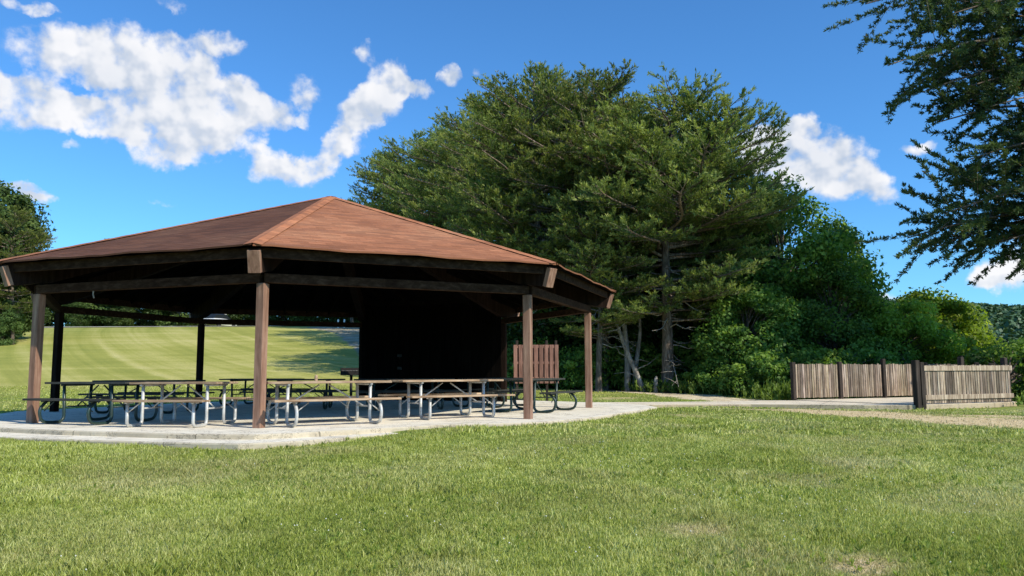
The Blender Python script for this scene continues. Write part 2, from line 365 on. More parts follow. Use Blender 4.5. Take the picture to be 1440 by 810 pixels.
m, nt, b, co, col = new_mat('lawn_ground'); ob = co.outputs['Object']
sep = nt.new('ShaderNodeSeparateColor'); nt.link(col, sep.inputs[0])
na = nt.noise(ob, .35, 6, .6).outputs[0]; nb = nt.noise(ob, 9, 6, .7).outputs[0]; nc = nt.noise(ob, 45, 4, .7).outputs[0]
g = nt.ramp(na, [(.3, (.20, .27, .04)), (.5, (.28, .35, .06)), (.7, (.39, .41, .09))])
g = nt.mix(nt.mrange(nb, .3, .7, 0, .75), g, (.075, .115, .028, 1))
g = nt.mix(nt.mrange(nc, .45, .8, 0, .5), g, (.30, .34, .12, 1))
# mown hillside : swaths that run up the slope and bend, and dry clippings across
sp = nt.new('ShaderNodeSeparateXYZ'); nt.link(ob, sp.inputs[0])
wv = nt.new('ShaderNodeCombineXYZ')
bend = nt.math('MULTIPLY', nt.math('POWER', nt.math('ABSOLUTE', nt.math('SUBTRACT', sp.outputs[1], 95)), 2.0), -.0030)
nt.link(nt.math('ADD', nt.math('ADD', sp.outputs[0], nt.math('MULTIPLY', sp.outputs[1], .40)), bend), wv.inputs[0]); nt.link(nt.math('MULTIPLY', sp.outputs[1], .02), wv.inputs[1])
wt = nt.noise(wv.outputs[0], .55, 5, .6, .6).outputs[0]
cross = nt.noise(nt.scl(ob, .10, .28, 1, (0, 0, -.12)), 1.0, 7, .62, .5).outputs[0]
mv = nt.math('ADD', nt.math('MULTIPLY', wt, .55), nt.math('MULTIPLY', cross, .47))
f_ = nt.ramp(mv, [(.36, (.26, .28, .055)), (.49, (.41, .39, .09)), (.58, (.56, .50, .16)), (.72, (.70, .61, .27))])
f_ = nt.mix(nt.mrange(nb, .35, .7, 0, .45), f_, (.15, .19, .045, 1))
f_ = nt.mix(nt.mrange(sp.outputs[0], -60, -25, .5, 0, 'LINEAR'), f_, (.17, .23, .045, 1))
hill = nt.mrange(sp.outputs[1], 27, 36)
g = nt.mix(hill, g, f_)
dryc = nt.ramp(nb, [(.3, (.38, .27, .12)), (.5, (.66, .50, .27)), (.7, (.86, .71, .45))])
g = nt.mix(nt.mrange(nt.math('ADD', sep.outputs[0], nt.math('MULTIPLY', nt.math('SUBTRACT', nb, .5), .7)), .25, .75), g, dryc)
dirtc = nt.ramp(nt.noise(ob, 3, 7, .7).outputs[0], [(.3, (.36, .27, .16)), (.5, (.70, .57, .38)), (.7, (.86, .75, .55))])
g = nt.mix(nt.mrange(sep.outputs[1], .3, .7), g, dirtc)
grc = nt.ramp(nt.noise(nt.scl(ob, .35, 1.2, 1), 1.1, 7, .7).outputs[0], [(.35, (.16, .16, .05)), (.5, (.36, .31, .21)), (.68, (.66, .58, .45))])
g = nt.mix(nt.mrange(sep.outputs[2], .3, .7), g, grc)
# leaf litter under the trees and the far wooded ground
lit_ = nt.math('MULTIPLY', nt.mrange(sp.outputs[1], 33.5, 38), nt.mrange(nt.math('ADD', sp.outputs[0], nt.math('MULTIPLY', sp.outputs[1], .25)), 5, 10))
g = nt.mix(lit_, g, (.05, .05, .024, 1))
nt.link(g, b.inputs['Base Color']); b.inputs['Roughness'].default_value = .95; b.inputs['Specular IOR Level'].default_value = .1
bump(nt, b, nt.math('ADD', nb, nt.math('MULTIPLY', nc, .6)), .6, .05)
M_ground = m
ter = np_mesh('ground', np.stack([X, Y, Z], -1).reshape(-1, 3), F, M_ground, colr, True)
tag(ter, kind='structure')

def slab(name, P, z1, z0, mat, ease=.02):
    n = len(P); cx = sum(p[0] for p in P)/n; cy = sum(p[1] for p in P)/n
    mb = MB(); top = []
    Q = []
    for i in range(n):                       # subdivide and roughen the edge a little
        a = P[i]; c = P[(i+1) % n]; k = max(1, int(math.hypot(c[0]-a[0], c[1]-a[1]) / .35))
        for j in range(k):
            t = j/k; x = a[0]+(c[0]-a[0])*t; y = a[1]+(c[1]-a[1])*t
            Q.append((x + random.uniform(-.012, .012), y + random.uniform(-.012, .012)))
    n = len(Q)
    def off(q, d):
        v = Vector((cx-q[0], cy-q[1])).normalized(); return (q[0]+v.x*d, q[1]+v.y*d)
    vs = [(*off(q, ease), z1) for q in Q] + [(q[0], q[1], z1-ease) for q in Q] + [(q[0], q[1], z0) for q in Q]
    fs = [tuple(range(n))] + [(i, n+i, n+(i+1) % n, (i+1) % n) for i in range(n)] + [(n+i, 2*n+i, 2*n+(i+1) % n, n+(i+1) % n) for i in range(n)]
    mb.add(vs[:n], fs[:1]); mb.add(vs, fs[1:], (.62, .58, .52)); o = mb.build(name, mat); return tag(o, kind='structure')
slab('pavilion_floor', SLAB, 0, -.5, M_conc)
slab('pavement_apron', APRON, -.075, -.5, M_conc)
slab('path', PATH, -.035, -.5, M_conc2)
slab('overlook_platform', PLAT, -.02, -1.6, M_conc2)

# ------------------------------------------------------------------ pavilion
pav = thing('picnic_pavilion', 'large eight sided open picnic shelter with brown shingle roof on timber posts', 'pavilion', (CX, CY, 0))
pc = Vector((CX, CY, 0))
def lp(v): return v - pc
def sub_obj(name, mb, mat, parent=pav, **k): return mb.build(name, mat, parent, **k)
for i in range(8):
    p = lp(oct_pt(i, RP)); mb = MB(); w = .077
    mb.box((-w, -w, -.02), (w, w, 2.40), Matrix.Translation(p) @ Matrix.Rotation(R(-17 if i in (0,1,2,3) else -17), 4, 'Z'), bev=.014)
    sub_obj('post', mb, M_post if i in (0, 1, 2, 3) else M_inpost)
for i in range(8):
    a, c = lp(oct_pt(i, RP + .03)), lp(oct_pt(i+1, RP + .03)); d = (c-a).normalized()
    mb = MB(); mb.beam(a + Vector((0,0,2.485)) + d*.02, c + Vector((0,0,2.485)) - d*.02, .13, .16, bev=.008); sub_obj('ring_beam', mb, M_trim)
    ra = RE - .20
    a, c = lp(oct_pt(i, ra)), lp(oct_pt(i+1, ra))
    mb = MB(); mb.beam(a + Vector((0,0,2.845)), c + Vector((0,0,2.845)), .045, .17, bev=.005); sub_obj('fascia_board', mb, M_trim)
slope = (HA - HE) / RE
for i in range(8):                                    # hip rafters with cut tails
    a = ROT + i*PI/4; u = Vector((math.cos(a), math.sin(a), 0)); s_ = Vector((-u.y, u.x, 0)); mb = MB()
    def rz(r): return HA - slope*r - .05
    t = .10; R1 = RE - .06; prof = [(.3, rz(.3)-.03), (R1, rz(R1)-.03), (R1-.16, rz(R1)-.40), (RP-.2, rz(RP)-.50), (.3, rz(.3)-.34)]
    vs = [u*r + s_*k + Vector((0,0,z)) for k in (-t, t) for r, z in prof]
    n = 5; fs = [tuple(range(n-1,-1,-1)), tuple(range(n, 2*n))] + [(j, (j+1) % n, n+(j+1) % n, n+j) for j in range(n)]
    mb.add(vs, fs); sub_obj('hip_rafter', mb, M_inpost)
    mb = MB(); mb.beam(u*(R1-.03) + Vector((0,0,rz(R1)-.045)), u*(R1-.145) + Vector((0,0,rz(R1)-.40)), .206, .10, up=u, bev=.006); sub_obj('rafter_tail', mb, M_post)
# jack rafters and deck seen from below
mb = MB()
for i in range(8):
    a, c = lp(oct_pt(i, RE-.04)), lp(oct_pt(i+1, RE-.04)); z = HE - .035; ap = Vector((0,0,HA-.06))
    mb.add([a+Vector((0,0,z)), c+Vector((0,0,z)), ap], [(0, 2, 1)])
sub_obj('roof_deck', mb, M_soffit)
mb = MB()
for i in range(8):
    a, c = lp(oct_pt(i, RE-.4)), lp(oct_pt(i+1, RE-.4)); d = (c-a).normalized(); L = (c-a).length; nrm = ((a+c)/2); apo = nrm.length; nrm.normalize()
    for k in range(-3, 4):
        off = k*.72
        if abs(off) > L/2 - .1: continue
        r_in = max(.5, apo*abs(off)/(L/2)); p0 = nrm*r_in + d*off; p1 = nrm*apo + d*off
        cosf = math.cos(PI/8)
        z0 = HA - slope/cosf*r_in - .17; z1 = HA - slope/cosf*apo - .17
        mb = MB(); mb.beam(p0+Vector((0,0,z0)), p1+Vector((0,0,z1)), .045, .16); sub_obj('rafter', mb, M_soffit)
# shingle roof : one stepped mesh per face set
m, nt, b, co, col = new_mat('roof_shingles'); ob = co.outputs['Object']
uvn = nt.new('ShaderNodeUVMap', uv_map='UVMap')
br = nt.new('ShaderNodeTexBrick'); nt.link(uvn.outputs[0], br.inputs[0]); br.inputs['Scale'].default_value = 1
br.inputs['Brick Width'].default_value = .30; br.inputs['Row Height'].default_value = .13; br.inputs['Mortar Size'].default_value = .006
br.inputs['Color1'].default_value = (.72, .72, .72, 1); br.inputs['Color2'].default_value = (1.18, 1.18, 1.18, 1); br.inputs['Mortar'].default_value = (.80, .78, .78, 1); br.inputs['Bias'].default_value = 0
n1 = nt.noise(ob, .55, 6, .65).outputs[0]; n2 = nt.noise(nt.scl(uvn.outputs[0], .35, 3.2, 1), 1.2, 6, .7).outputs[0]; n3 = nt.noise(ob, 70, 3, .6).outputs[0]
c = nt.ramp(n1, [(.3, (.265, .10, .045)), (.5, (.37, .152, .073)), (.7, (.45, .215, .11))])
c = nt.mix(nt.mrange(n2, .42, .72, 0, .55), c, (.115, .068, .052, 1))
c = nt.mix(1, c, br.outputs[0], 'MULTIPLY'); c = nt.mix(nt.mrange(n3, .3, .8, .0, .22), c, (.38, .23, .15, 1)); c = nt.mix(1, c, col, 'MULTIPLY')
nt.link(c, b.inputs['Base Color']); b.inputs['Roughness'].default_value = .9; b.inputs['Specular IOR Level'].default_value = .15
bump(nt, b, nt.math('ADD', n3, br.outputs['Fac']), .35, .01); M_shingle = m
V = []; F4 = []; UV = []; CO = []
cosf = math.cos(PI/8); apo = RE*cosf; slen = math.hypot(apo, HA-HE)
for i in range(8):
    am = ROT + (i+.5)*PI/4; nv = Vector((math.cos(am), math.sin(am), 0)); tv = Vector((-nv.y, nv.x, 0))
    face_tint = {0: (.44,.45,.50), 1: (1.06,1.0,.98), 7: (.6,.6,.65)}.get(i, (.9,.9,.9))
    NC = 40; NX = 18
    for k in range(NC):
        r0 = apo*(1 - k/NC); r1 = apo*(1 - (k+1)/NC)
        h = math.tan(PI/8)
        for j in range(NX):
            q = []
            for (r, jj, lift) in ((r0, j, .003), (r0, j+1, .003), (r1, j+1, .0), (r1, j, .0)):
                s_ = (jj/NX*2-1)*r*h
                wob = .0
                if k == 0 and r == r0: wob = .009*math.sin(s_*3.1+i*2)+.006*math.sin(s_*7.3+i)
                z = HA - (HA-HE)*r/apo + lift + wob*.8 + .004*math.sin(s_*2.3+r*3+i)
                rr = r + (wob*.6 + .02 if (k == 0 and r == r0) else 0)
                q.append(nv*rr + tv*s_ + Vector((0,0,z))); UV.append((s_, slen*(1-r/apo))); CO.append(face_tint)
            base = len(V); V += [tuple(p) for p in q]; F4.append((base, base+1, base+2, base+3))
            if True:   # butt edge of the course
                a_, b_ = V[base], V[base+1]; dz = .005 if k else .03
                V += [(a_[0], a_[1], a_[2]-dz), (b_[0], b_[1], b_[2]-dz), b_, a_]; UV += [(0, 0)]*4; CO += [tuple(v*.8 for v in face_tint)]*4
                F4.append((base+4, base+5, base+6, base+7))
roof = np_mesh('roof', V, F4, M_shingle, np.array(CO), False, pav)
uvl = roof.data.uv_layers.new(name='UVMap')
uvl.data.foreach_set('uv', np.array([UV[v] for f in F4 for v in f], dtype=np.float32).ravel())
for i in range(8):                                     # hip caps
    a = ROT + i*PI/4; u = Vector((math.cos(a), math.sin(a), 0)); s_ = Vector((-u.y, u.x, 0)); vs = []; fs = []; n = 36
    for k in range(n+1):
        r = .02 + (RE - .0)*k/n; w = .15
        z = HA - slope*r + .03 + .004*(k % 2); dz = w*slope*math.tan(PI/8)*1.0
        vs += [u*r - s_*w + Vector((0,0,z-dz-.012)), u*r + Vector((0,0,z)), u*r + s_*w + Vector((0,0,z-dz-.012))]
    for k in range(n): fs += [(3*k, 3*k+3, 3*k+4, 3*k+1), (3*k+1, 3*k+4, 3*k+5, 3*k+2)]
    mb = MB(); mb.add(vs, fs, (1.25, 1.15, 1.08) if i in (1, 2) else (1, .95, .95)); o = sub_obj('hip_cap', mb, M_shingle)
    uv = o.data.uv_layers.new(name='UVMap'); uv.data.foreach_set('uv', np.array([(o.data.vertices[l.vertex_index].co.x*.9, o.data.vertices[l.vertex_index].co.y) for l in o.data.loops], dtype=np.float32).ravel())
# board wall closing the side between the two rear posts
a, c = lp(oct_pt(5, RP-.10)), lp(oct_pt(4, RP-.10)); d = (c-a).normalized(); L = (c-a).length; nin = Vector((-d.y, d.x, 0))
mb = MB(); k = 0; x = .02
while x < L - .1:
    mb.beam(a + d*x + Vector((0,0,1.54)) + nin*(.012 if k % 2 else 0), a + d*min(x+.187, L-.03) + Vector((0,0,1.54)) + nin*(.012 if k % 2 else 0), .04, 3.05); x += .19; k += 1
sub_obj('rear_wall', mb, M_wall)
for zz in (1.45, 1.05): mb = MB(); mb.beam(a + d*1.35 + Vector((0,0,zz)) + d.cross(Vector((0,0,1)))*.06, a + d*1.50 + Vector((0,0,zz)) + d.cross(Vector((0,0,1)))*.06, .05, .09, bev=.006); sub_obj('outlet_box', mb, M_iron)
# small hook hanging off the left ring beam
mb = MB(); p = lp(oct_pt(0, RP).lerp(oct_pt(1, RP), .27)); mb.tube([p+Vector((0,-.06,2.40)), p+Vector((0,-.065,2.34)), p+Vector((.02,-.07,2.27))], .012, 6); sub_obj('hook', mb, M_deadw)

# ------------------------------------------------------------------ picnic tables
def make_table(name, label, loc, rz, L, sp, frame, plank, curved=False, tilt=0, tint=1.0):
    t = thing(name, label, 'picnic table', (loc[0], loc[1], loc[2] if len(loc) > 2 else .0), R(rz), 'picnic tables under the pavilion')
    rnd = random.Random(int(abs(loc[0]*100)+abs(loc[1]*10)))
    mb = MB(); w = .146
    for k in range(5):
        y = (k-2)*.152; j = rnd.uniform(-.012, .012); g = rnd.uniform(.8, 1.15)*tint
        mb.box((-L/2+j, y-w/2, .715), (L/2+j, y+w/2, .752+rnd.uniform(-.002, .002)), None, (g, g*.97, g*.94), .005)
    mb.build('tabletop', plank, t)
    for s in (-1, 1):
        mb = MB()
        for k in (0, 1):
            y = s*(.62 + k*.135); j = rnd.uniform(-.012, .012); g = rnd.uniform(.8, 1.15)*tint
            mb.box((-L/2+j, y-.064, .425), (L/2+j, y+.064, .461+rnd.uniform(-.002, .002)), None, (g, g*.97, g*.94), .005)
        mb.build('bench_seat', plank, t)
    r = .028
    for sx_ in (-1, 1):
        x = sx_*sp/2
        for s in (-1, 1):
            if curved: pts = fillet([(x, s*.30, .70), (x, s*.27, .03), (x, s*.55, .026), (x, s*.74, .05), (x, s*.80, .27), (x, s*.64, .42)], .16, 6)
            else: pts = fillet([(x, s*.28, .70), (x, s*.28, .026), (x, s*.69, .026), (x, s*.69, .425)], .09, 6)
            mb = MB(); mb.tube(pts, r, 10); mb.build('leg', frame, t, smooth=True)
        mb = MB()
        mb.tube([(x, -.36, .70), (x, .36, .70)], r*.8, 8)
        for s in (-1, 1):
            m2 = MB(); m2.tube([(x, s*.55, .413), (x, s*.76, .413)], r*.6, 8); m2.build('bench_support', frame, t, smooth=True)
        mb.build('cross_bar', frame, t, smooth=True)
        mb = MB(); mb.tube([(x, -.28, .30), (x, .28, .30)], .014, 8); mb.build('cross_bar', frame, t, smooth=True)
        mb = MB(); mb.tube([(x, 0.0, .30), (x - sx_*sp*.44, 0, .69)], .014, 8); mb.build('brace', frame, t, smooth=True)
        for s in (-1, 1): mb = MB(); mb.tube([(x, s*.69, .24), (x - sx_*.23, s*.69, .41)], .011, 6); mb.build('brace', frame, t, smooth=True)
    return t
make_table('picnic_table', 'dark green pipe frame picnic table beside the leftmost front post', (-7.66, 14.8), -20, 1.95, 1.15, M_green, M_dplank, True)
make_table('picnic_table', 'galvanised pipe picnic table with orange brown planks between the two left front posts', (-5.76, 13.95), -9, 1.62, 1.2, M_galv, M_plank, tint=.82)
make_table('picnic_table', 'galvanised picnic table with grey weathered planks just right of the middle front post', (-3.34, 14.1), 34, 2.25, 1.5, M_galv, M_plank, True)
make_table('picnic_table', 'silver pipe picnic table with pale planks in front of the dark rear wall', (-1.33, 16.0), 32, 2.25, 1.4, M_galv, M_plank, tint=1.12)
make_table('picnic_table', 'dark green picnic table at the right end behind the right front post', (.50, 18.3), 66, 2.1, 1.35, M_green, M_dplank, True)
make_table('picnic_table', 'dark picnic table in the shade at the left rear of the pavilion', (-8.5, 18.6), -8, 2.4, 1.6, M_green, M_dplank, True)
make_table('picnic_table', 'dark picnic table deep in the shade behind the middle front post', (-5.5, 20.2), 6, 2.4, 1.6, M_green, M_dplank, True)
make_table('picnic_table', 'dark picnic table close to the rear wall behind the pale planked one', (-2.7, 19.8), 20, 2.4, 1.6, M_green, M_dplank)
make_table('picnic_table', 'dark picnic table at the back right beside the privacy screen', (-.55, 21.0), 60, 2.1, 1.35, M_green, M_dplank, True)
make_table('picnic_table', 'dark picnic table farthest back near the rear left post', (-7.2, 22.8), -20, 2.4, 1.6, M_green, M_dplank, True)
# small litter on a table
mb = MB(); mb.tube([(0,0,0),(0,0,.09),(0,0,.11)], [.03,.028,.012], 10)
o = mb.build('paper_cup', M_plank); o.location = (-3.55, 14.35, .753); tag(o, 'small tan cup standing on the weathered table right of the middle post', 'cup')

# ------------------------------------------------------------------ pedestal grill, privacy screen
g = thing('park_grill', 'black iron charcoal grill on a pedestal left of the rear wall', 'grill', (-5.75, 28.3, float(zt(-5.75, 28.3))), R(8))
mb = MB()
mb.box((-.36,-.25,.84),(.36,.25,.86)); mb.box((-.36,.235,.85),(.36,.25,1.10)); mb.box((-.36,-.25,.85),(-.345,.235,1.10)); mb.box((.345,-.25,.85),(.36,.235,1.10)); mb.box((-.345,-.25,.85),(.345,-.235,.98))
mb.build('firebox', M_iron, g)
mb = MB(); mb.tube([(0,0,-.1),(0,0,.84)], .05, 10); mb.build('pedestal', M_iron, g, smooth=True)
mb = MB()
for k in range(14): mb.tube([(-.33+k*.05,-.23,1.0),(-.33+k*.05,.23,1.0)], .006, 5)
mb.tube([(-.2,-.23,1.0),(-.2,-.36,1.0)], .01, 6); mb.tube([(.2,-.23,1.0),(.2,-.36,1.0)], .01, 6); mb.build('grate', M_galv, g)

sc = thing('privacy_screen', 'reddish brown board privacy screen raised on posts behind the right side tables', 'screen', (.80, 27.0, float(zt(.80, 27.0))), R(4))
mb = MB(); w = .125; x = -.76
k = 0
while x < .72:
    mb.box((x, -.05 if k % 2 == 0 else .03, .62), (x+w, -.03 if k % 2 == 0 else .05, 1.93), None, (random.uniform(.85,1.1),)*3, .003); x += .088; k += 1
mb.build('board_panel', M_screen, sc)
for zz in (.80, 1.32, 1.86):
    mb = MB(); mb.box((-.78, -.028, zz-.04), (.78, .028, zz+.04)); mb.build('rail', M_screen, sc)
for xx in (-.64, .38, .70):
    mb = MB(); mb.box((xx-.04, -.075+.08, -.2), (xx+.04, .005+.08, 2.08), bev=.006); mb.build('post', M_fpost, sc)

# ------------------------------------------------------------------ fences of the overlook
def fence(name, label, pts, posth, z0, top, front=False, cat='fence'):
    f = thing(name, label, cat, (pts[0][0], pts[0][1], 0)); o0 = Vector((pts[0][0], pts[0][1], 0))
    P3 = [Vector((p[0], p[1], 0)) - o0 for p in pts]
    for i, p in enumerate(P3):
        w = .066
        d = (P3[min(i+1, len(P3)-1)] - P3[max(i-1, 0)]).normalized(); ang = math.atan2(d.y, d.x)
        mb = MB(); M = Matrix.Translation(p) @ Matrix.Rotation(ang, 4, 'Z')
        if front and i == 0:
            mb.box((-.20, -.08, -.25), (-.05, .07, 1.17), M, bev=.01); mb.build('post', M_fpost, f); mb = MB(); mb.box((-.04, -.10, -.25), (.10, .05, 1.12), M, (.85,.85,.85), .01)
        else: mb.box((-w, -w, -.02), (w, w, posth[i]), M @ Matrix.Translation((0, .12 if front else 0, 0)), (random.uniform(.85,1.15),)*3, .012)
        mb.build('post', M_fpost, f)
    for i in range(len(P3)-1):
        a, c = P3[i], P3[i+1]; d = (c-a).normalized(); L = (c-a).length; out = Vector((d.y, -d.x, 0)); mb = MB()
        x = .14 if front and i == 0 else (.01 if front else .09); rr = random.Random(i*7+len(pts))
        while x < L - (.03 if front else .12):
            w = rr.uniform(.062, .088); tn = rr.choice([.45, .7, .85, 1.0, 1.15, 1.3]); h = top + rr.uniform(-.018, .018); zl = z0 + rr.uniform(-.008, .008)
            c_ = (tn, tn*rr.uniform(.94, 1.0), tn*rr.uniform(.88, 1.0)); lean = rr.uniform(-.006, .006)
            p0 = a + d*x; vs = []
            for zz, ofs in ((zl, 0), (h, lean)):
                for du, dv in ((0, -.009), (w, -.009), (w, .009), (0, .009)): vs.append(p0 + d*(du+ofs) + out*dv + Vector((0,0,zz)))
            mb.add(vs, [(0,3,2,1),(4,5,6,7),(0,1,5,4),(1,2,6,5),(2,3,7,6),(3,0,4,7)], c_); x += w + rr.uniform(.012, .028)
        mb.build('picket_panel', M_picket, f)
        if front:
            for zz, h, nm in ((top-.085, .14, 'top_rail'), (.165, .13, 'bottom_rail')):
                mb = MB(); e = .10 if i == len(P3)-2 else 0; mb.beam(a + out*.028 + Vector((0,0,zz)) + d*(.14 if i == 0 else 0), c + out*.028 + Vector((0,0,zz)) + d*e, .036, h, col=(1.3,1.26,1.2), bev=.004); mb.build(nm, M_picket, f)
        else:
            for zz in (.25, .85):
                mb = MB(); mb.beam(a - out*.045 + Vector((0,0,zz)), c - out*.045 + Vector((0,0,zz)), .04, .09); mb.build('rail', M_fpost, f)
    return f
fence('picket_fence', 'sunlit grey picket fence with pale top board along the front of the overlook', [(11.04,21.54),(12.72,22.28),(14.4,23.02)], [1.2,1.26,1.26], .0, 1.04, True)
fence('picket_fence', 'weathered picket fence with dark posts along the far left side of the overlook', [(9.02,25.5),(10.85,26.3),(12.65,27.05),(14.5,27.85),(16.2,28.6)], [1.18,1.20,1.30,1.18,1.42], .04, 1.12)
fence('picket_fence', 'short picket fence closing the far right side of the overlook', [(14.5,23.25),(15.1,25.0),(15.7,26.8)], [1.02,1.12,1.16], .04, 1.0)

# ------------------------------------------------------------------ foliage generators
def needles(P0, Dv, L, K, nl, nw, shade, spread=.55, up=.35, rg=rng, brown=0.0):
    """K thin leaves along every twig (P0 base, Dv unit direction, L length)"""
    n = len(P0); t = rg.random((n, K, 1)); base = P0[:, None] + Dv[:, None] * (L[:, None, None] * t)
    d = Dv[:, None] + spread * rg.standard_normal((n, K, 3)); d[..., 2] += up; d /= np.linalg.norm(d, axis=-1, keepdims=True)
    ln = nl * (.7 + .6*rg.random((n, K, 1))); side = np.cross(d, rg.standard_normal((n, K, 3))); side /= np.linalg.norm(side, axis=-1, keepdims=True) + 1e-9
    w = nw * (.7 + .6*rg.random((n, K, 1)))
    q = np.stack([base, base + d*ln*.5 + side*w, base + d*ln, base + d*ln*.5 - side*w], 2)
    V = q.reshape(-1, 3); m_ = n*K; F = np.arange(m_*4).reshape(m_, 4)
    c = np.clip(shade[:, None] + .13*rg.standard_normal((n, K)), 0, 1); c = np.repeat(c.reshape(-1), 4)
    br = (rg.random((n, K)) < brown).astype(float) * .8; br = np.repeat(br.reshape(-1), 4)
    return V, F, np.stack([c, br, c*0], -1)

def unit(v): return v / (np.linalg.norm(v, axis=-1, keepdims=True) + 1e-9)

def pine(name_prefix, seed, H, Rr, h0, nl=.17, nw=.022, limbs=80, K=11, trunk_r=.2, lean=(0, 0), dens=1.0, dead=12, mats=None, prof=None, tw_len=.26, explicit=None, az_range=None, dup=False, sub_k=3.4, twig_step=.17, vert=0.0, spread=.55):
    rg = np.random.default_rng(seed); rd = random.Random(seed)
    mats = mats or (M_bark, M_pine)
    mbt = MB(); mbd = MB(); n = 14; tp = []
    ph = rd.random()*6
    for i in range(n+1):
        t = i/n; z = H*.96*t
        tp.append(Vector((lean[0]*t + .14*math.sin(t*5+ph)*t*2, lean[1]*t + .14*math.cos(t*4+ph)*t*2, z)))
    mbt.tube([tp[0]+Vector((0,0,-.5))] + tp, [trunk_r*1.35] + [trunk_r*(1.18 if i == 0 else 1)*(1 - .88*i/n) + .01 for i in range(n+1)], 10)
    def trunk_at(z):
        t = max(0, min(.999, z/(H*.96)))*n; i = int(t); return tp[i].lerp(tp[i+1], t-i)
    PB, DB, LB, SB = [], [], [], []
    specs = []
    if explicit: specs = explicit
    else:
        for i in range(limbs):
            u = (i+rd.random())/limbs; z = h0 + (H*.97-h0)*u
            p = prof(u) if prof else (math.sin(PI*min(1, (u*.86+.16)))**.75)
            a = rd.uniform(0, 2*PI) if az_range is None else rd.uniform(*az_range)
            specs.append((z, a, Rr*p*rd.uniform(.72, 1.12), rd.uniform(-.05, .28) + .55*u**2, None))
    for (z, a, L, up0, tip) in specs:
        st = trunk_at(z); L = max(L, .4)
        side = Vector((-math.sin(a), math.cos(a), 0)); cv = rd.uniform(-.22, .22); pts = []; m_ = 9
        for k in range(m_+1):
            t = k/m_
            if tip is not None:
                e = Vector(tip); ctrl = st.lerp(e, .5) + Vector((0, 0, L*.16)); p = st*(1-t)**2 + ctrl*2*t*(1-t) + e*t*t + side*(.10*L*math.sin(t*5+a))*t*(1-t)*2
            else: p = st + Vector((math.cos(a), math.sin(a), 0))*(L*t) + side*(cv*L*t*t + .05*L*math.sin(t*7+a)) + Vector((0, 0, L*(up0*t - .16*t*t + .16*t**4)))
            pts.append(p)
        r0 = min(trunk_r*.42, .018 + L*.013)
        mbt.tube(pts, [r0*(1-.85*k/m_)+.004 for k in range(m_+1)], 5, caps=False, col=rd.choice([(1.0,1.0,1.0), (1.3,1.3,1.3), (1.7,1.65,1.6)]))
        ns = int(L*sub_k*dens*(1 if tip is None else .42)) + 3
        for j in range(ns):
            t0_ = .22 if tip is None else .47; t = t0_ + (1-t0_)*(j+rd.random())/ns; f = t*m_; k = min(int(f), m_-1); p = pts[k].lerp(pts[k+1], f-k); d = (pts[k+1]-pts[k]).normalized()
            sgn = 1 if j % 2 else -1; ang = rd.uniform(.5, 1.15)*sgn; hz = Vector((d.x*math.cos(ang)-d.y*math.sin(ang), d.x*math.sin(ang)+d.y*math.cos(ang), d.z*.4 + rd.uniform(-.12, .28) + rd.uniform(-vert, vert*.8))).normalized()
            sl_ = L*(.12+.36*(1-t)**.7*min(1, t*1.6))*rd.uniform(.7, 1.25) + .18
            if t > .93: hz = (d + Vector((0,0,.2))).normalized(); sl_ = .3
            e = p + hz*sl_ + Vector((0, 0, .07*sl_))
            if sl_ > .5: mbt.tube([p, p.lerp(e, .5)+Vector((0,0,-.03*sl_)), e], [.012, .008, .003], 3, caps=False, col=(1.2,1.2,1.25))
            nt_ = max(2, int(sl_/twig_step*dens)); subsh = rd.uniform(-.02, .36)
            for q in range(nt_):
                tt = (q+rd.random())/nt_; tt = .15+.85*tt; b_ = p.lerp(e, tt)
                an = rd.uniform(-1.0, 1.0); dd = Vector((hz.x*math.cos(an)-hz.y*math.sin(an), hz.x*math.sin(an)+hz.y*math.cos(an), hz.z + rd.uniform(.05, .55))).normalized()
                PB.append(b_); DB.append(dd); LB.append(tw_len*rd.uniform(.7, 1.3)); SB.append(subsh + .16*rd.random() + .46*(t*tt) + .06*(z/H))  # inner needles get a darker tone, painting in the crown's own shade
    for i in range(dead):                              # bare grey lower limbs
        z = rd.uniform(.12, 1.05)*h0 + .28*H*rd.random()**1.5; st = trunk_at(z); a = rd.uniform(0, 2*PI); L = Rr*rd.uniform(.15, .6); pts = []
        kk = rd.uniform(-.3, .3); u0 = rd.uniform(-.1, .35)
        for k in range(7): t = k/6; pts.append(st + Vector((math.cos(a+kk*t*2), math.sin(a+kk*t*2), 0))*(L*t) + Vector((0,0,L*(u0*t-.35*t*t+.06*math.sin(t*9+a)))))
        mbd.tube(pts, [.028*(1-.85*k/6)+.004 for k in range(7)], 5, caps=False)
        for k in (2, 3, 4, 5):
            an = rd.uniform(-1.2, 1.2); e = pts[k] + Vector((math.cos(a+an), math.sin(a+an), rd.uniform(-.3, .4)))*L*.3; mbd.tube([pts[k], pts[k].lerp(e, .5)+Vector((0,0,.03)), e], [.012,.009,.004], 4, caps=False)
    PB = np.array([tuple(v) for v in PB]); DB = np.array([tuple(v) for v in DB]); LB = np.array(LB); SB = np.array(SB)
    V, F, cc = needles(PB, DB, LB, K, nl, nw, SB, rg=rg, brown=.03, spread=spread)
    return mbt, mbd, V, F, cc

def build_tree(name, label, cat, loc, rz, parts, mats, scale=1.0, group=None):
    t = thing(name, label, cat, loc, rz, group); t.scale = (scale,)*3
    mbt, mbd, V, F, cc = parts
    mbt.build('trunk', mats[0], t, smooth=True)
    if mbd and mbd.v: mbd.build('bare_branches', M_deadw, t, smooth=True)
    np_mesh('crown', V, F, mats[1], cc, False, t)
    return t

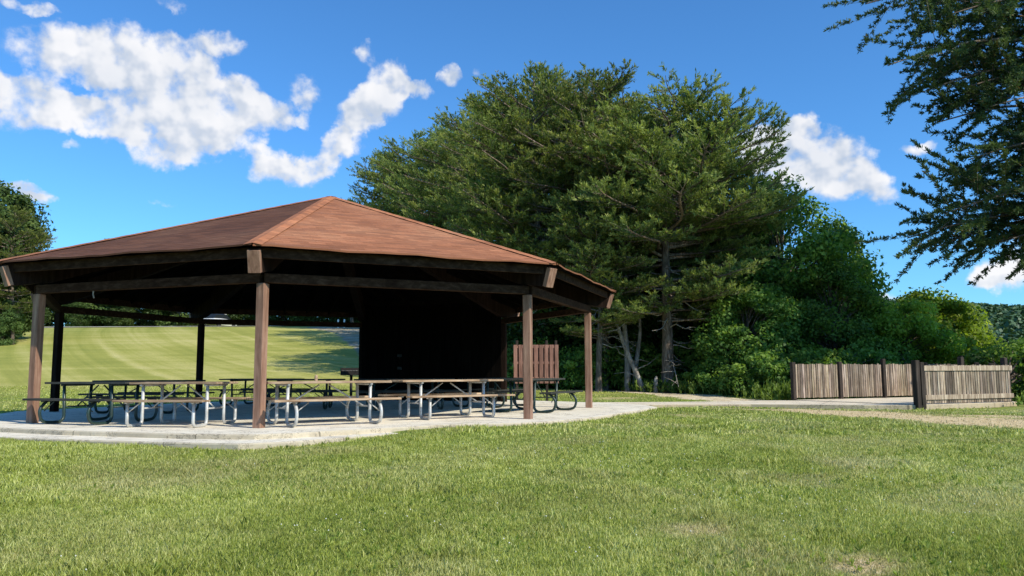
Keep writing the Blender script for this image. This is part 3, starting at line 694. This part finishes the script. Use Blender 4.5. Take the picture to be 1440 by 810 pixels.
def leafy(seed, H, Rr, h0, clumps=90, per=190, ls=.13, trunk_r=.14, squash=1.0, cr=.8, low=False, stems=1):
    rg = np.random.default_rng(seed); rd = random.Random(seed); mbt = MB()
    zc = (H + h0)/2; hz = (H-h0)/2
    tops = []
    for s in range(stems):
        bx_, by_ = (rd.uniform(-.3, .3)*Rr*.5 if stems > 1 else 0), (rd.uniform(-.3, .3)*Rr*.5 if stems > 1 else 0)
        pts = [Vector((bx_, by_, -.6)), Vector((bx_*1.2, by_*1.2, H*.2)), Vector((bx_*1.5+rd.uniform(-.2,.2), by_*1.5+rd.uniform(-.2,.2), H*.45)), Vector((bx_*1.8+rd.uniform(-.3,.3), by_*1.8+rd.uniform(-.3,.3), H*.8))]
        mbt.tube(fillet(pts, H*.1, 3), [trunk_r/max(1, stems**.5)*(1-.8*k/9) for k in range(len(fillet(pts, H*.1, 3)))], 8); tops.append(pts)
    cen = []
    for i in range(clumps):
        for _ in range(50):
            v = rg.standard_normal(3); v /= np.linalg.norm(v); r = rg.random()**.33
            r = .45+.55*r; x, y, z = v*r
            if low and z < -.6: z = -.6
            wd = 1.0 - .25*max(0, z)**2
            p = np.array([x*Rr*wd, y*Rr*wd, zc + z*hz])
            nn = vnoise([p[0]+seed], [p[2]+p[1]*.7], .6, seed % 9)[0]
            if nn > .28: break
        cen.append(p)
        tr = tops[i % stems]; a = tr[1].lerp(tr[3], max(.0, min(1, (p[2]-H*.25)/H))); q = Vector(p)
        mbt.tube([a, a.lerp(q, .5)+Vector((0,0,.08*Rr)), q], [.03+.01*Rr/3, .02, .006], 4, caps=False)
    cen = np.array(cen); n = len(cen); rad = cr*(.55+.7*rg.random((n,1)))
    v = rg.standard_normal((n, per, 3)); v = unit(v); rr = rad[:, None]*(.5+.5*rg.random((n, per, 1)))
    P_ = cen[:, None] + v*rr*np.array([1.15, 1.15, .72])
    nrm = unit(v + .8*rg.standard_normal((n, per, 3)) + np.array([0, 0, .6])); tx = unit(np.cross(nrm, rg.standard_normal((n, per, 3)))); ty = np.cross(nrm, tx)
    s = ls*(.6+.8*rg.random((n, per, 1)))
    q = np.stack([P_-tx*s*.55, P_-ty*s*.34+tx*s*.05, P_+tx*s*.6, P_+ty*s*.34+tx*s*.05], 2)
    V = q.reshape(-1, 3); F = np.arange(len(V)).reshape(-1, 4)
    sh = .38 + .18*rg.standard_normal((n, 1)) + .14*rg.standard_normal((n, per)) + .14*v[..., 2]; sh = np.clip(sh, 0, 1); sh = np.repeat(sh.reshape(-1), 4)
    return mbt, None, V, F, np.stack([sh, sh*0, sh*0], -1)

def zz(x, y): return float(zt(x, y))
PG = 'tall pines standing behind the pavilion'
# prototypes
hero = pine('pine', 11, 13.6, 5.0, 3.0, limbs=120, K=13, trunk_r=.27, dead=20, lean=(.4, 0), dens=1.15)
H1 = build_tree('pine_tree', 'foremost tall pine with thick reddish trunk and bare lower limbs, right of the pavilion', 'pine tree', (6.55, 33.6, zz(6.55, 33.6)-.05), 0, hero, (M_bark, M_pine))
pa = pine('pine', 21, 15, 4.6, 4.2, limbs=105, K=12, trunk_r=.22, dead=10, dens=1.1)
pb = pine('pine', 33, 15, 4.2, 3.4, limbs=100, K=12, trunk_r=.2, dead=9, lean=(-.6, .3), dens=1.1)
pcn = pine('pine', 45, 15, 4.9, 5.0, limbs=105, K=12, trunk_r=.22, dead=12, lean=(.7, 0), dens=1.1)
mats = (M_bark, M_pine)
PA = build_tree('pine_tree', 'tall dense pine with the highest top, directly left of the foremost pine', 'pine tree', (4.15, 35.8, zz(4.15, 35.8)-.05), .4, pa, mats, 1.0)
PB_ = build_tree('pine_tree', 'tall pine rising behind the right slope of the pavilion roof', 'pine tree', (1.6, 37.2, zz(1.6, 37.2)-.05), 1.4, pb, mats, 1.04)
PC_ = build_tree('pine_tree', 'slender pine whose grey trunk shows just right of the right rear post', 'pine tree', (5.05, 39.5, zz(5.05, 39.5)-.05), 2.3, pcn, mats, 1.02)
protos = [PA, PB_, PC_]
plist = [(-2.2, 62, 1, 1.38, 'pine behind the roof right of centre, second tall crown from the left shoulder'),
 (2.0, 41, 0, 1.12, 'tall pine standing behind the rear wall of the pavilion'),
 (-6.0, 78, 2, 1.38, 'pine crown showing above the middle of the right roof slope'),
 (-9.5, 82, 1, 1.40, 'pine crown directly above and right of the roof peak'),
 (-14.0, 90, 0, 1.38, 'smaller pine crown behind the roof peak'),
 (-19.5, 96, 1, 1.08, 'leftmost pine top peeking out behind the roof peak'),
 (9.0, 37.5, 1, .84, 'pine on the right shoulder of the tall group with drooping outer limbs'),
 (11.3, 39.5, 2, .66, 'lower pine at the right end of the tall group in front of the big cloud'),
 (3.6, 46.5, 2, 1.12, 'pine in the second row filling the gap left of the highest top'),
 (7.6, 43, 0, 1.0, 'pine in the second row seen through the foremost pine'),
 (.4, 56, 2, 1.25, 'second row pine deep behind the right roof slope'),
 (-17.0, 98, 1, 1.2, 'farthest pine of the tall group beside the gravel slope'),
 (3.6, 33.2, 1, .66, 'short pine at the pavilion side of the group with low limbs')]
for k, (x, y, i, s, lab) in enumerate(plist):
    o = copy_tree(protos[i]); o.location = (x, y, zz(x, y)-.05); o.rotation_euler = (0, 0, k*2.4+.7); o.scale = (s, s, s); o['label'] = lab
for o in [H1, PA, PB_, PC_]: o['group'] = PG
for o in list(C.objects):
    if o.get('category') == 'pine tree': o['group'] = PG

# slim leaning pale trunk and slender trunks at the wood's edge
def bare_trunk(label, x, y, pts, r):
    t = thing('dead_tree', label, 'dead tree', (x, y, zz(x, y)-.1)); mb = MB(); n = len(pts)
    f = fillet(pts, .6, 3); mb.tube(f, [r*(1-.6*k/len(f)) for k in range(len(f))], 8); mb.build('trunk', M_deadw, t, smooth=True)
    mb = MB(); rd = random.Random(int(x*10))
    for k in range(9):
        q = f[min(len(f)-1, 2+k % (len(f)-2))]; q = Vector(q); a = rd.uniform(-3, 3); L = rd.uniform(.5, 1.4); p = [q, q+Vector((math.cos(a)*L*.5, math.sin(a)*L*.3, L*.2)), q+Vector((math.cos(a+.4)*L, math.sin(a)*L*.5, L*rd.uniform(-.2, .5)))]; mb.tube(p, [.022, .014, .005], 5, caps=False)
    mb.build('bare_branches', M_deadw, t, smooth=True)
bare_trunk('pale dead trunk leaning left against the pines right of the last post', 5.65, 33.9, [(0,0,0),(-.35,0,.9),(-.85,0,2.1),(-1.25,.1,3.4),(-1.5,.2,5.0)], .12)
bare_trunk('upright grey trunk behind the leaning pale one', 5.0, 34.6, [(0,0,0),(.05,0,1.5),(-.1,0,3.2),(.15,.1,5.8)], .15)
bare_trunk('thin twin trunk just left of the foremost pine', 5.35, 35.0, [(0,0,0),(.1,0,1.2),(.35,0,2.6),(.3,.1,5.2)], .12)
mb = MB(); mb.tube([(0,0,-.1),(0,0,.35),(.02,0,.6),(.04,0,.68)], [.10,.09,.07,.02], 9)
o = mb.build('tree_stump', M_deadw, smooth=True); o.location = (5.95, 33.0, zz(5.95, 33.0)); tag(o, 'short pale broken stump left of the foremost pine', 'stump')

# broad-leaved trees
la = leafy(5, 10.2, 3.6, 1.0, 150, 210, .17, .18, cr=.95)
lb = leafy(8, 8.0, 2.5, .6, 100, 200, .16, .14, cr=.8)
lc = leafy(13, 5.6, 2.5, .2, 95, 210, .15, .10, cr=.7, stems=3, low=True)
mats = (M_bark, M_leaf)
M_leafd = foliage_mat('shaded_leaves', (.015, .034, .010), (.04, .085, .018), (.10, .17, .036), .25)  # darker copy of the leaf colour, painting in shade beneath the trees
LA = build_tree('broadleaf_tree', 'tall leafy tree on the right flank of the pines behind the left fence post', 'leafy tree', (12.2, 35.5, zz(12.2,35.5)-.4), 0, la, mats, 1.0)
LB_ = build_tree('broadleaf_tree', 'narrow topped leafy tree standing against the sky right of the pines', 'leafy tree', (15.3, 36.5, zz(15.3,36.5)-.2), 0, lb, mats, 1.0); LB_.scale = (.62, .62, 1.1)
LC_ = build_tree('understory_tree', 'bushy leafy tree at the wood edge left of the fence', 'leafy tree', (9.9, 32.5, zz(9.9,32.5)-.2), 0, lc, mats, .85)
def lcopy(src, x, y, s, rz, lab, dz=0, cat=None, name=None, sz=None, mat=None):
    o = copy_tree(src); o.location = (x, y, zz(x, y)+dz); o.scale = (s, s, sz or s); o.rotation_euler = (0, 0, rz); o['label'] = lab
    if sz: o.scale = (s*.62, s*.62, sz)
    if name: o.name = name
    if cat: o['category'] = cat
    if mat:
        for c in o.children:
            if c.name.startswith('crown'): c.data = c.data.copy(); c.data.materials[0] = mat
    return o
lcopy(LA, 9.6, 40.5, .95, 2.1, 'leafy tree deep among the pines right of the foremost trunk')
lcopy(LA, 13.4, 42, .84, 4.0, 'leafy tree behind the narrow topped one')
lcopy(LB_, 17.2, 38.5, .72, 2.0, 'leafy tree of middle height behind the picket fence')
lcopy(LB_, 13.4, 33.0, .72, 5.0, 'rounded leafy tree behind the left fence posts')
# light green trees rising from the slope beyond the fence
LG = lcopy(LC_, 18.0, 35.0, 1.02, 1.0, 'light yellow green tree beyond the middle of the fence', .0, mat=M_leaf2)
lcopy(LG, 19.9, 36.3, 1.05, 3.0, 'yellow green tree at the right end beyond the front fence')
lcopy(LG, 16.4, 33.0, .80, 5.0, 'low light green tree close behind the far fence corner')
lcopy(LG, 21.6, 38.0, .75, 2.0, 'smallest yellow green tree at the edge of the valley', .2)
# shrubs
bs = leafy(17, 1.9, 1.3, .0, 42, 170, .12, .035, cr=.42, stems=4, low=True)
BS = build_tree('shrub', 'light leafy shrub at the wood edge left of the first fence post', 'shrub', (9.3, 30.2, zz(9.3,30.2)-.1), 0, bs, mats, 1.0, 'shrubs along the wood edge')
sh = [(7.9,33.2,.75,'low shrub at the foot of the foremost pine on its right'),(8.6,31.8,.95,'shrub between the foremost pine and the light shrub'),(10.4,30.9,1.15,'tall shrub touching the left end of the far fence'),
 (11.6,30.2,1.1,'shrub behind the first panel of the far fence'),(13.2,30.6,1.15,'shrub behind the second panel of the far fence'),(15.2,31.2,1.2,'shrub behind the third panel of the far fence'),
 (4.2,36.5,1.2,'shaded shrub under the pines behind the last post'),(2.6,35.2,1.0,'shaded shrub behind the privacy screen'),(1.0,36.0,1.2,'shaded shrub left of the privacy screen'),(6.2,36.6,1.3,'shaded shrub behind the foremost trunk'),
 (7.6,36.0,1.3,'shaded shrub right behind the foremost pine'),(17.2,27.6,1.2,'bright shrub on the slope right of the overlook'),(19.5,29.0,1.5,'shrub lower on the slope right of the overlook'),(18.2,24.8,1.0,'shrub hanging over the valley edge at the right'),(21.0,31.5,1.8,'big shrub farther down the right slope')]
for k, (x, y, s, lab) in enumerate(sh): lcopy(BS, x, y, s, k*1.9, lab, -.1, mat=None)
# dark understory that closes the wood behind the trunks
un = [(-2.5,47),(.2,44.5),(2.0,41.5),(4.6,42.5),(6.8,40.5),(9.0,42.8),(11.2,43.5),(13.2,45),(3.3,39.2),(7.4,37.9),(-5.4,51),(15.5,44),(17.5,43),(-.8,41.2),(11.0,37.6),(1.6,38.6)]
where = ['far left in the wood','left in the wood','left of the screen','behind the screen','behind the last post','behind the foremost pine','right of the foremost pine','right in the wood','near the screen posts','just behind the foremost trunk','farthest back in the wood','behind the narrow tree','far right in the wood','left behind the rear wall','between the pines and the leafy tree','right behind the rear wall']
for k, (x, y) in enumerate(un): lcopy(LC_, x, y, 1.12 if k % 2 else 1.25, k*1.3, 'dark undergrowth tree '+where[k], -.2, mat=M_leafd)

# big trees at the left edge and the tree line on the crest
M_leafe = foliage_mat('edge_leaves', (.025, .05, .016), (.075, .125, .032), (.18, .25, .065), .3)
far_l = leafy(23, 13.5, 4.6, .8, 150, 230, .28, .28, cr=1.35)
FL = build_tree('broadleaf_tree', 'big dark tree cut by the left edge of the photo', 'leafy tree', (-43.0, 62, zz(-43,62)-.3), 0, far_l, (M_bark, M_leafe), .93)
lcopy(FL, -42.3, 66, .62, 2.6, 'rounded dark tree second from the left edge')
lcopy(FL, -45.0, 66, 1.05, 1.6, 'dark tree mostly outside the left edge of the photo')
lcopy(FL, -39.3, 60.5, .30, 3.6, 'low bushy tree at the foot of the left edge trees', -.4)
PL = copy_tree(PB_); PL.location = (-38.6, 61, zz(-38.6,61)-.2); PL.scale = (.66,.66,.74); PL['label'] = 'dark pine standing between the two left edge trees'; PL['group'] = 'trees at the left edge'
rowspec = [(-62,104),(-57,107),(-52.5,103),(-48.5,106),(-44,104),(-40.5,108),(-37,110),(-31.5,109),(-27.5,108),(-24.0,108),(-21,106),(-18,104),(-14,101),(-10,98)]
for k, (x, y) in enumerate(rowspec):
    s = [.8,.9,.66,.8,.6,.72,.8,.85,.8,.85,.8,.85,.8,.8][k]
    if k == 4: s = .96
    if k == 2: s = .92
    o = lcopy(FL, x, y, s, k*2.2, 'tree on the crest of the hill seen under the roof, number of the row', -.3)
    o['label'] = ['leftmost crest tree behind the left edge trees','crest tree left of the leftmost post','crest tree whose top shows just above the left roof edge','crest tree right of that roof edge top','tallest crest tree peeking over the left roof slope','crest tree under the left end of the roof','crest tree left of the parked car','low crest tree right of the parked car','crest tree left of the middle post','crest tree behind the middle post','low crest tree right of the middle post','crest tree above the pale road','crest tree at the head of the gravel slope','crest tree nearest the rear wall'][k]
    o['group'] = 'trees along the hill crest'

for (x_, y_, s_2, lb_) in [(-60.5, 99, .42, 'low crest tree just right of the leftmost post'), (-55.3, 100, .40, 'low crest tree between the two left posts'), (-50.5, 101, .44, 'low crest tree right of the second left post')]:
    o = lcopy(FL, x_, y_, s_2, x_, lb_, -.2); o['group'] = 'trees along the hill crest'

# ------------------------------------------------------------------ near pine overhanging from the right
TX, TY = 26.0, 28.6; tz = zz(TX, TY)

tips = [(6.56,15.0,8.15),(6.74,14.6,6.72),(7.75,15.3,6.44),(8.17,16.2,8.02),(7.78,14.2,7.55),(8.3,15.8,5.98),(8.05,14.4,4.8),(7.22,15.2,3.46),(7.45,14.2,3.75),(8.86,15.8,3.31),(8.78,14.8,2.8),(10.18,16.2,3.25),(8.28,14.0,5.69),(9.67,15.4,5.0),(9.61,14.6,7.16),(9.66,16.5,7.42),(9.04,14.0,3.57),(9.75,15.5,8.31),(8.88,16.6,5.01),(9.21,15.0,3.9),(10.88,16.5,6.07),(9.02,13.6,4.26),(9.95,14.8,6.24),(8.3,16.4,3.44)]
tips = [(x*Yd/y+.9, Yd, (max(z, 3.3)-.882)*Yd/y+.882) for x, y, z in tips for Yd in [25.4+(y-13.6)*1.3]]
ex = []
rdn = random.Random(3)
for (x, y, z) in list(tips):
    f = rdn.uniform(.12, .3); tips.append((x+(TX-x)*f, y+rdn.uniform(-1.6, 1.6), z+rdn.uniform(-.8, 1.2)))
for (x, y, z) in tips:
    rel = (x-TX, y-TY, z-tz); L = math.hypot(rel[0], rel[1])
    ex.append((max(2.6, z-tz+rdn.uniform(-.3, .9)), math.atan2(rel[1], rel[0]), L, 0, rel))
for k in range(7):
    a = rdn.uniform(-1.4, 0.2); ex.append((rdn.uniform(5, 8), a, rdn.uniform(3, 5.5), rdn.uniform(0, .2), None))
near = pine('pine', 77, 15.5, 9, 6.0, nl=.15, nw=.021, K=26, trunk_r=.28, dead=8, tw_len=.20, explicit=ex, sub_k=4.4, twig_step=.18, dens=1.0, vert=1.15, spread=.7)
NP_ = build_tree('overhanging_pine', 'near pine whose dark branches hang into the upper right of the photo', 'pine tree', (TX, TY, tz), 0, near, (M_bark, M_pine2))

# ------------------------------------------------------------------ far wooded hill on the right
rg = np.random.default_rng(5)
n = 2600; a = np.radians(rg.uniform(24, 46, n)); d = rg.uniform(130, 470, n); hx, hy = d*np.sin(a), d*np.cos(a); hz_ = zt(hx, hy)
per = 70; v = unit(rg.standard_normal((n, per, 3))); v[..., 2] = np.abs(v[..., 2]); cr = (3.2+2.6*rg.random((n, 1, 1)))
P_ = np.stack([hx, hy, hz_+3], -1)[:, None] + v*cr*np.array([1, 1, 1.15])
nrm = unit(v + .5*rg.standard_normal((n, per, 3))); tx = unit(np.cross(nrm, rg.standard_normal((n, per, 3)))); ty = np.cross(nrm, tx); s_ = .9*(.6+.8*rg.random((n, per, 1)))
q = np.stack([P_-tx*s_, P_-ty*s_, P_+tx*s_, P_+ty*s_], 2); Vv = q.reshape(-1, 3)
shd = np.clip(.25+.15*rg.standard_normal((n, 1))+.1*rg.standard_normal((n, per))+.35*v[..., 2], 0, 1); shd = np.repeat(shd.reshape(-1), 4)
o = np_mesh('distant_forest', Vv, np.arange(len(Vv)).reshape(-1, 4), M_far, np.stack([shd, shd*0, shd*0], -1)); tag(o, 'dark green wooded hillside across the valley at the right', 'forest', kind='stuff')

# ------------------------------------------------------------------ road and car on the crest
def strip(name, pts, w, mat, lift=.06):
    vs = []; fs = []; pp = []
    for i in range(len(pts)-1):
        a, c = Vector((*pts[i], 0)), Vector((*pts[i+1], 0)); k = max(1, int((c-a).length/2))
        for j in range(k): pp.append(a.lerp(c, j/k))
    pp.append(Vector((*pts[-1], 0))); NW = 4
    for i, p in enumerate(pp):
        d = (pp[min(i+1, len(pp)-1)] - pp[max(0, i-1)]).normalized(); s_ = Vector((-d.y, d.x, 0)); ww = w*(1+.12*math.sin(i*1.3))
        for j in range(NW+1): q = p + s_*ww*(j/NW-.5); vs.append((q.x, q.y, zz(q.x, q.y)+lift))
    for i in range(len(pp)-1):
        for j in range(NW): b_ = i*(NW+1)+j; fs.append((b_, b_+NW+1, b_+NW+2, b_+1))
    mb = MB(); mb.add(vs, fs); return tag(mb.build(name, mat), kind='structure')
m, nt, b, co, col = new_mat('pale_road'); nn = nt.noise(co.outputs['Object'], .8, 6, .7).outputs[0]
nt.link(nt.ramp(nn, [(.3, (.42, .38, .28)), (.6, (.62, .58, .46))]), b.inputs['Base Color']); b.inputs['Roughness'].default_value = .95; M_road = m
strip('road', [(-75,88),(-58,89.5),(-40,91),(-28,91.5),(-18,91),(-8,88)], 3.2, M_road)

car = thing('parked_car', 'small white car parked on the hill crest seen under the pavilion roof', 'car', (-35.4, 95.5, zz(-35.2,95.5)+.05), R(74))
def wmat(name, c, rough=.3, metal=0):
    m, nt, b, co, col = new_mat(name); nn = nt.noise(co.outputs['Object'], 4, 3).outputs[0]
    nt.link(nt.ramp(nn, [(.3, tuple(x*.9 for x in c)), (.7, c)]), b.inputs['Base Color']); b.inputs['Roughness'].default_value = rough; b.inputs['Metallic'].default_value = metal; return m
M_cw, M_cg, M_ct = wmat('white_car_paint', (.8,.8,.8)), wmat('dark_glass', (.02,.025,.03), .1), wmat('tyre_rubber', (.02,.02,.02), .8)
def loft(secs, mat, name, par):
    n = len(secs[0]); vs = [p for s in secs for p in s]; fs = []
    for i in range(len(secs)-1):
        for j in range(n): fs.append((i*n+j, i*n+(j+1) % n, (i+1)*n+(j+1) % n, (i+1)*n+j))
    fs += [tuple(range(n-1, -1, -1)), tuple(range((len(secs)-1)*n, len(secs)*n))]; mb = MB(); mb.add(vs, fs); return mb.build(name, mat, par)
def sec(x, hw, z0, z1): return [(x,-hw*.92,z0),(x,hw*.92,z0),(x,hw,z0+.2),(x,hw*.97,z1-.08),(x,hw*.85,z1),(x,-hw*.85,z1),(x,-hw*.97,z1-.08),(x,-hw,z0+.2)]
loft([sec(-2.25,.78,.42,.9),sec(-2.15,.88,.3,1.02),(sec(-1,.9,.27,1.06)),sec(.8,.9,.27,1.04),sec(1.7,.88,.27,.98),sec(2.2,.8,.33,.84),sec(2.3,.7,.42,.72)], M_cw, 'body', car)
loft([sec(-2.0,.70,.98,1.10),sec(-1.75,.70,.98,1.58),sec(-.2,.72,.98,1.66),sec(.45,.70,.98,1.58),sec(1.15,.68,.98,1.06)], M_cg, 'windows', car)
loft([sec(-1.75,.60,1.60,1.64),sec(-.9,.62,1.60,1.70),sec(.35,.60,1.58,1.64)], M_cw, 'car_roof', car)
for xx in (-1.4, 1.4):
    for yy in (-.84, .84):
        mb = MB(); mb.tube([(xx, yy-.1, .33), (xx, yy+.1, .33)], .33, 16); mb.build('wheel', M_ct, car, smooth=False)
for k, (xx, yy) in enumerate([(-18.6,84.2),(-17.9,84.0)]):
    mb = MB(); mb.tube([(0,0,-.2),(0,0,.85),(0,0,.9)], [.09,.09,.04], 9); o = mb.build('bollard', M_cw); o.location = (xx, yy, zz(xx, yy))
    tag(o, ['left one of two white bollards at the top of the gravel slope', 'right one of two white bollards at the top of the gravel slope'][k], 'bollard', 'bollards on the gravel slope')

# ------------------------------------------------------------------ lawn blades
rg = np.random.default_rng(99)
def blades(n, y0, y1, h, w, sl=.72, xr=None, pw=1.0):
    y = y0 + (y1-y0)*rg.random(n)**pw
    half = y*sl + 2.2
    x = (rg.random(n)*2-1)*half if xr is None else xr[0] + (xr[1]-xr[0])*rg.random(n)
    keep = ~(in_poly(x, y, SLAB) | in_poly(x, y, APRON) | in_poly(x, y, PATH) | in_poly(x, y, PLAT))
    dry = dry_mask(x, y); bare = bare_mask(x, y)
    keep &= rg.random(n) > np.maximum(bare*1.2, np.clip(dry*1.0-.12, 0, .82)*(y > 12) + np.clip(dry-.5, 0, .5)*(y <= 12))
    x, y, dry = x[keep], y[keep], dry[keep]; n = len(x); z = zt(x, y) - .004
    big = fbm(x, y, .5, 4, 2); mid = fbm(x, y, 3.2, 3, 7)
    clump = sst(.50, .72, fbm(x, y, 2.2, 3, 21))
    hh = h*(.45+.8*rg.random(n))*(.75+.6*clump)*(1-.35*dry); a = rg.random(n)*2*PI; ln = hh*(.1+.65*rg.random(n))
    dx, dy = np.cos(a)*ln, np.sin(a)*ln; b_ = rg.random(n)*2*PI; wx, wy = np.cos(b_)*w*(.6+.8*rg.random(n)), np.sin(b_)*w*(.6+.8*rg.random(n))
    base = np.stack([x, y, z], -1); W_ = np.stack([wx, wy, wx*0], -1)
    mid_ = base + np.stack([dx*.35, dy*.35, hh*.62], -1); tp = base + np.stack([dx, dy, hh], -1)
    V = np.stack([base-W_, base+W_, mid_+W_*.8, tp, mid_-W_*.8], 1)
    sh = .44 + .50*(big-.5) + .34*(mid-.5) + .21*rg.standard_normal(n) + .12*clump*rg.random(n)
    yel = sst(.52, .70, fbm(x, y, .9, 3, 31))*.45 + (rg.random(n) < .10)*.6
    sh = np.clip(sh + .30*dry + .10*yel, 0, 1)
    # third channel: dryness
    c = np.stack([np.stack([sh*.78, sh*.78, sh, np.clip(sh+.15, 0, 1), sh], 1), np.repeat((dry*0)[:, None], 5, 1), np.repeat(np.clip(dry*.95+yel*.5, 0, 1)[:, None], 5, 1)], -1)
    return V.reshape(-1, 3), c.reshape(-1, 3)
sets = [blades(330000, 4.0, 7.6, .044, .0023), blades(270000, 7.6, 12.5, .046, .0036), blades(90000, 12.5, 21, .055, .009, .74), blades(45000, 21, 34, .05, .014, .5), blades(26000, 20, 34, .05, .016, None or .72, (-26, -9)), blades(7000, 4.6, 14.0, .085, .0035)]
Vg = np.concatenate([s[0] for s in sets]); cg = np.concatenate([s[1] for s in sets]); F5 = np.arange(len(Vg)).reshape(-1, 5)
# dryness channel in the blade material
nt = NT(M_grass.node_tree); pb_ = nt.n['Principled BSDF']; src = pb_.inputs['Base Color'].links[0].from_socket
sepn = [n_ for n_ in nt.n if n_.bl_idname == 'ShaderNodeSeparateColor'][0]
tan_ = nt.mix(sepn.outputs[0], (.30, .21, .09, 1), (.66, .56, .34, 1)); c2 = nt.mix(sepn.outputs[2], src, tan_); nt.link(c2, pb_.inputs['Base Color'])
for n_ in nt.n:
    if n_.bl_idname == 'ShaderNodeBsdfTranslucent': nt.link(c2, n_.inputs[0])
o = np_mesh('lawn_grass', Vg, F5, M_grass, cg); tag(o, 'short mown green lawn grass with dry tan patches', 'grass', kind='stuff')

# white clover heads dotted in the lawn
n = 420; x = rg.uniform(-7, 7, n); y = rg.uniform(5, 11.5, n); k = (np.abs(x) < y*.7) & (fbm(x, y, .6, 3, 40) > .47); x, y = x[k], y[k]; z = zt(x, y) + .045 + .02*rg.random(len(x))
mb = MB()
for i in range(len(x)):
    r = .0065; c_ = Vector((x[i], y[i], z[i])); g_ = random.uniform(.75, 1)
    vs = [c_+Vector(d)*r for d in ((1,0,0),(0,1,0),(-1,0,0),(0,-1,0),(0,0,1),(0,0,-1))]
    mb.add(vs, [(0,1,4),(1,2,4),(2,3,4),(3,0,4),(1,0,5),(2,1,5),(3,2,5),(0,3,5)], (g_,)*3)
M_clov = wmat('clover_white', (.75, .72, .62), .8); o = mb.build('clover_flowers', M_clov); tag(o, 'tiny white clover heads scattered in the lawn', 'clover', kind='stuff')

# weedy tufts along the wood edge and slab edge
def tufts(n, line, w, h, wd, mat, name, label):
    t = rg.random(n)*(len(line)-1); i = t.astype(int); f = t-i; L_ = np.array(line); p = L_[i]*(1-f[:, None]) + L_[i+1]*f[:, None]; p = p + rg.standard_normal((n, 2))*w
    keep = ~(in_poly(p[:,0], p[:,1], PATH) | in_poly(p[:,0], p[:,1], PLAT) | in_poly(p[:,0], p[:,1], SLAB)); p = p[keep]; n = len(p)
    base = np.stack([p[:,0], p[:,1], zt(p[:,0], p[:,1])], -1); d = unit(np.stack([rg.standard_normal(n)*.3, rg.standard_normal(n)*.3, np.ones(n)], -1))
    V, F, cc = needles(base, d, np.full(n, h)*(.4+rg.random(n)), 9, h*.35, wd, .30+.15*rg.standard_normal(n), spread=.5, up=.5, rg=rg)
    o = np_mesh(name, V, F, mat, cc); return tag(o, label, 'weeds', kind='stuff')
tufts(1500, [(2,43),(5.2,35.4),(6.6,33.2),(8.6,31.2),(9.5,28.6),(9.2,27.2),(12.5,28.6),(16.5,30.2)], .45, .45, .03, M_weed, 'weeds', 'tall weeds along the foot of the trees')
tufts(1800, [(15.6,21.6),(16.6,23.4),(17.6,26),(19,30)], .5, .3, .03, M_weed, 'slope_weeds', 'bright weeds on the brink right of the overlook')

n = 1500; y = 5 + 9*rg.random(n)**1.2; x = (rg.random(n)*2-1)*y*.7
k = (fbm(x, y, .7, 3, 51) > .5) & ~(in_poly(x, y, SLAB) | in_poly(x, y, APRON)); x, y = x[k], y[k]; n = len(x)
base = np.stack([x, y, zt(x, y)+.012], -1); d = unit(np.stack([rg.standard_normal(n)*.25, rg.standard_normal(n)*.25, np.ones(n)], -1))
V_, F_, cc = needles(base, d, np.full(n, .02), 10, .05, .005, .75+.2*rg.standard_normal(n), spread=.75, up=.1, rg=rg)
o = np_mesh('lawn_weeds', V_, F_, M_weed, cc); tag(o, 'broad leaved weeds and clover growing among the lawn grass', 'weeds', kind='stuff')
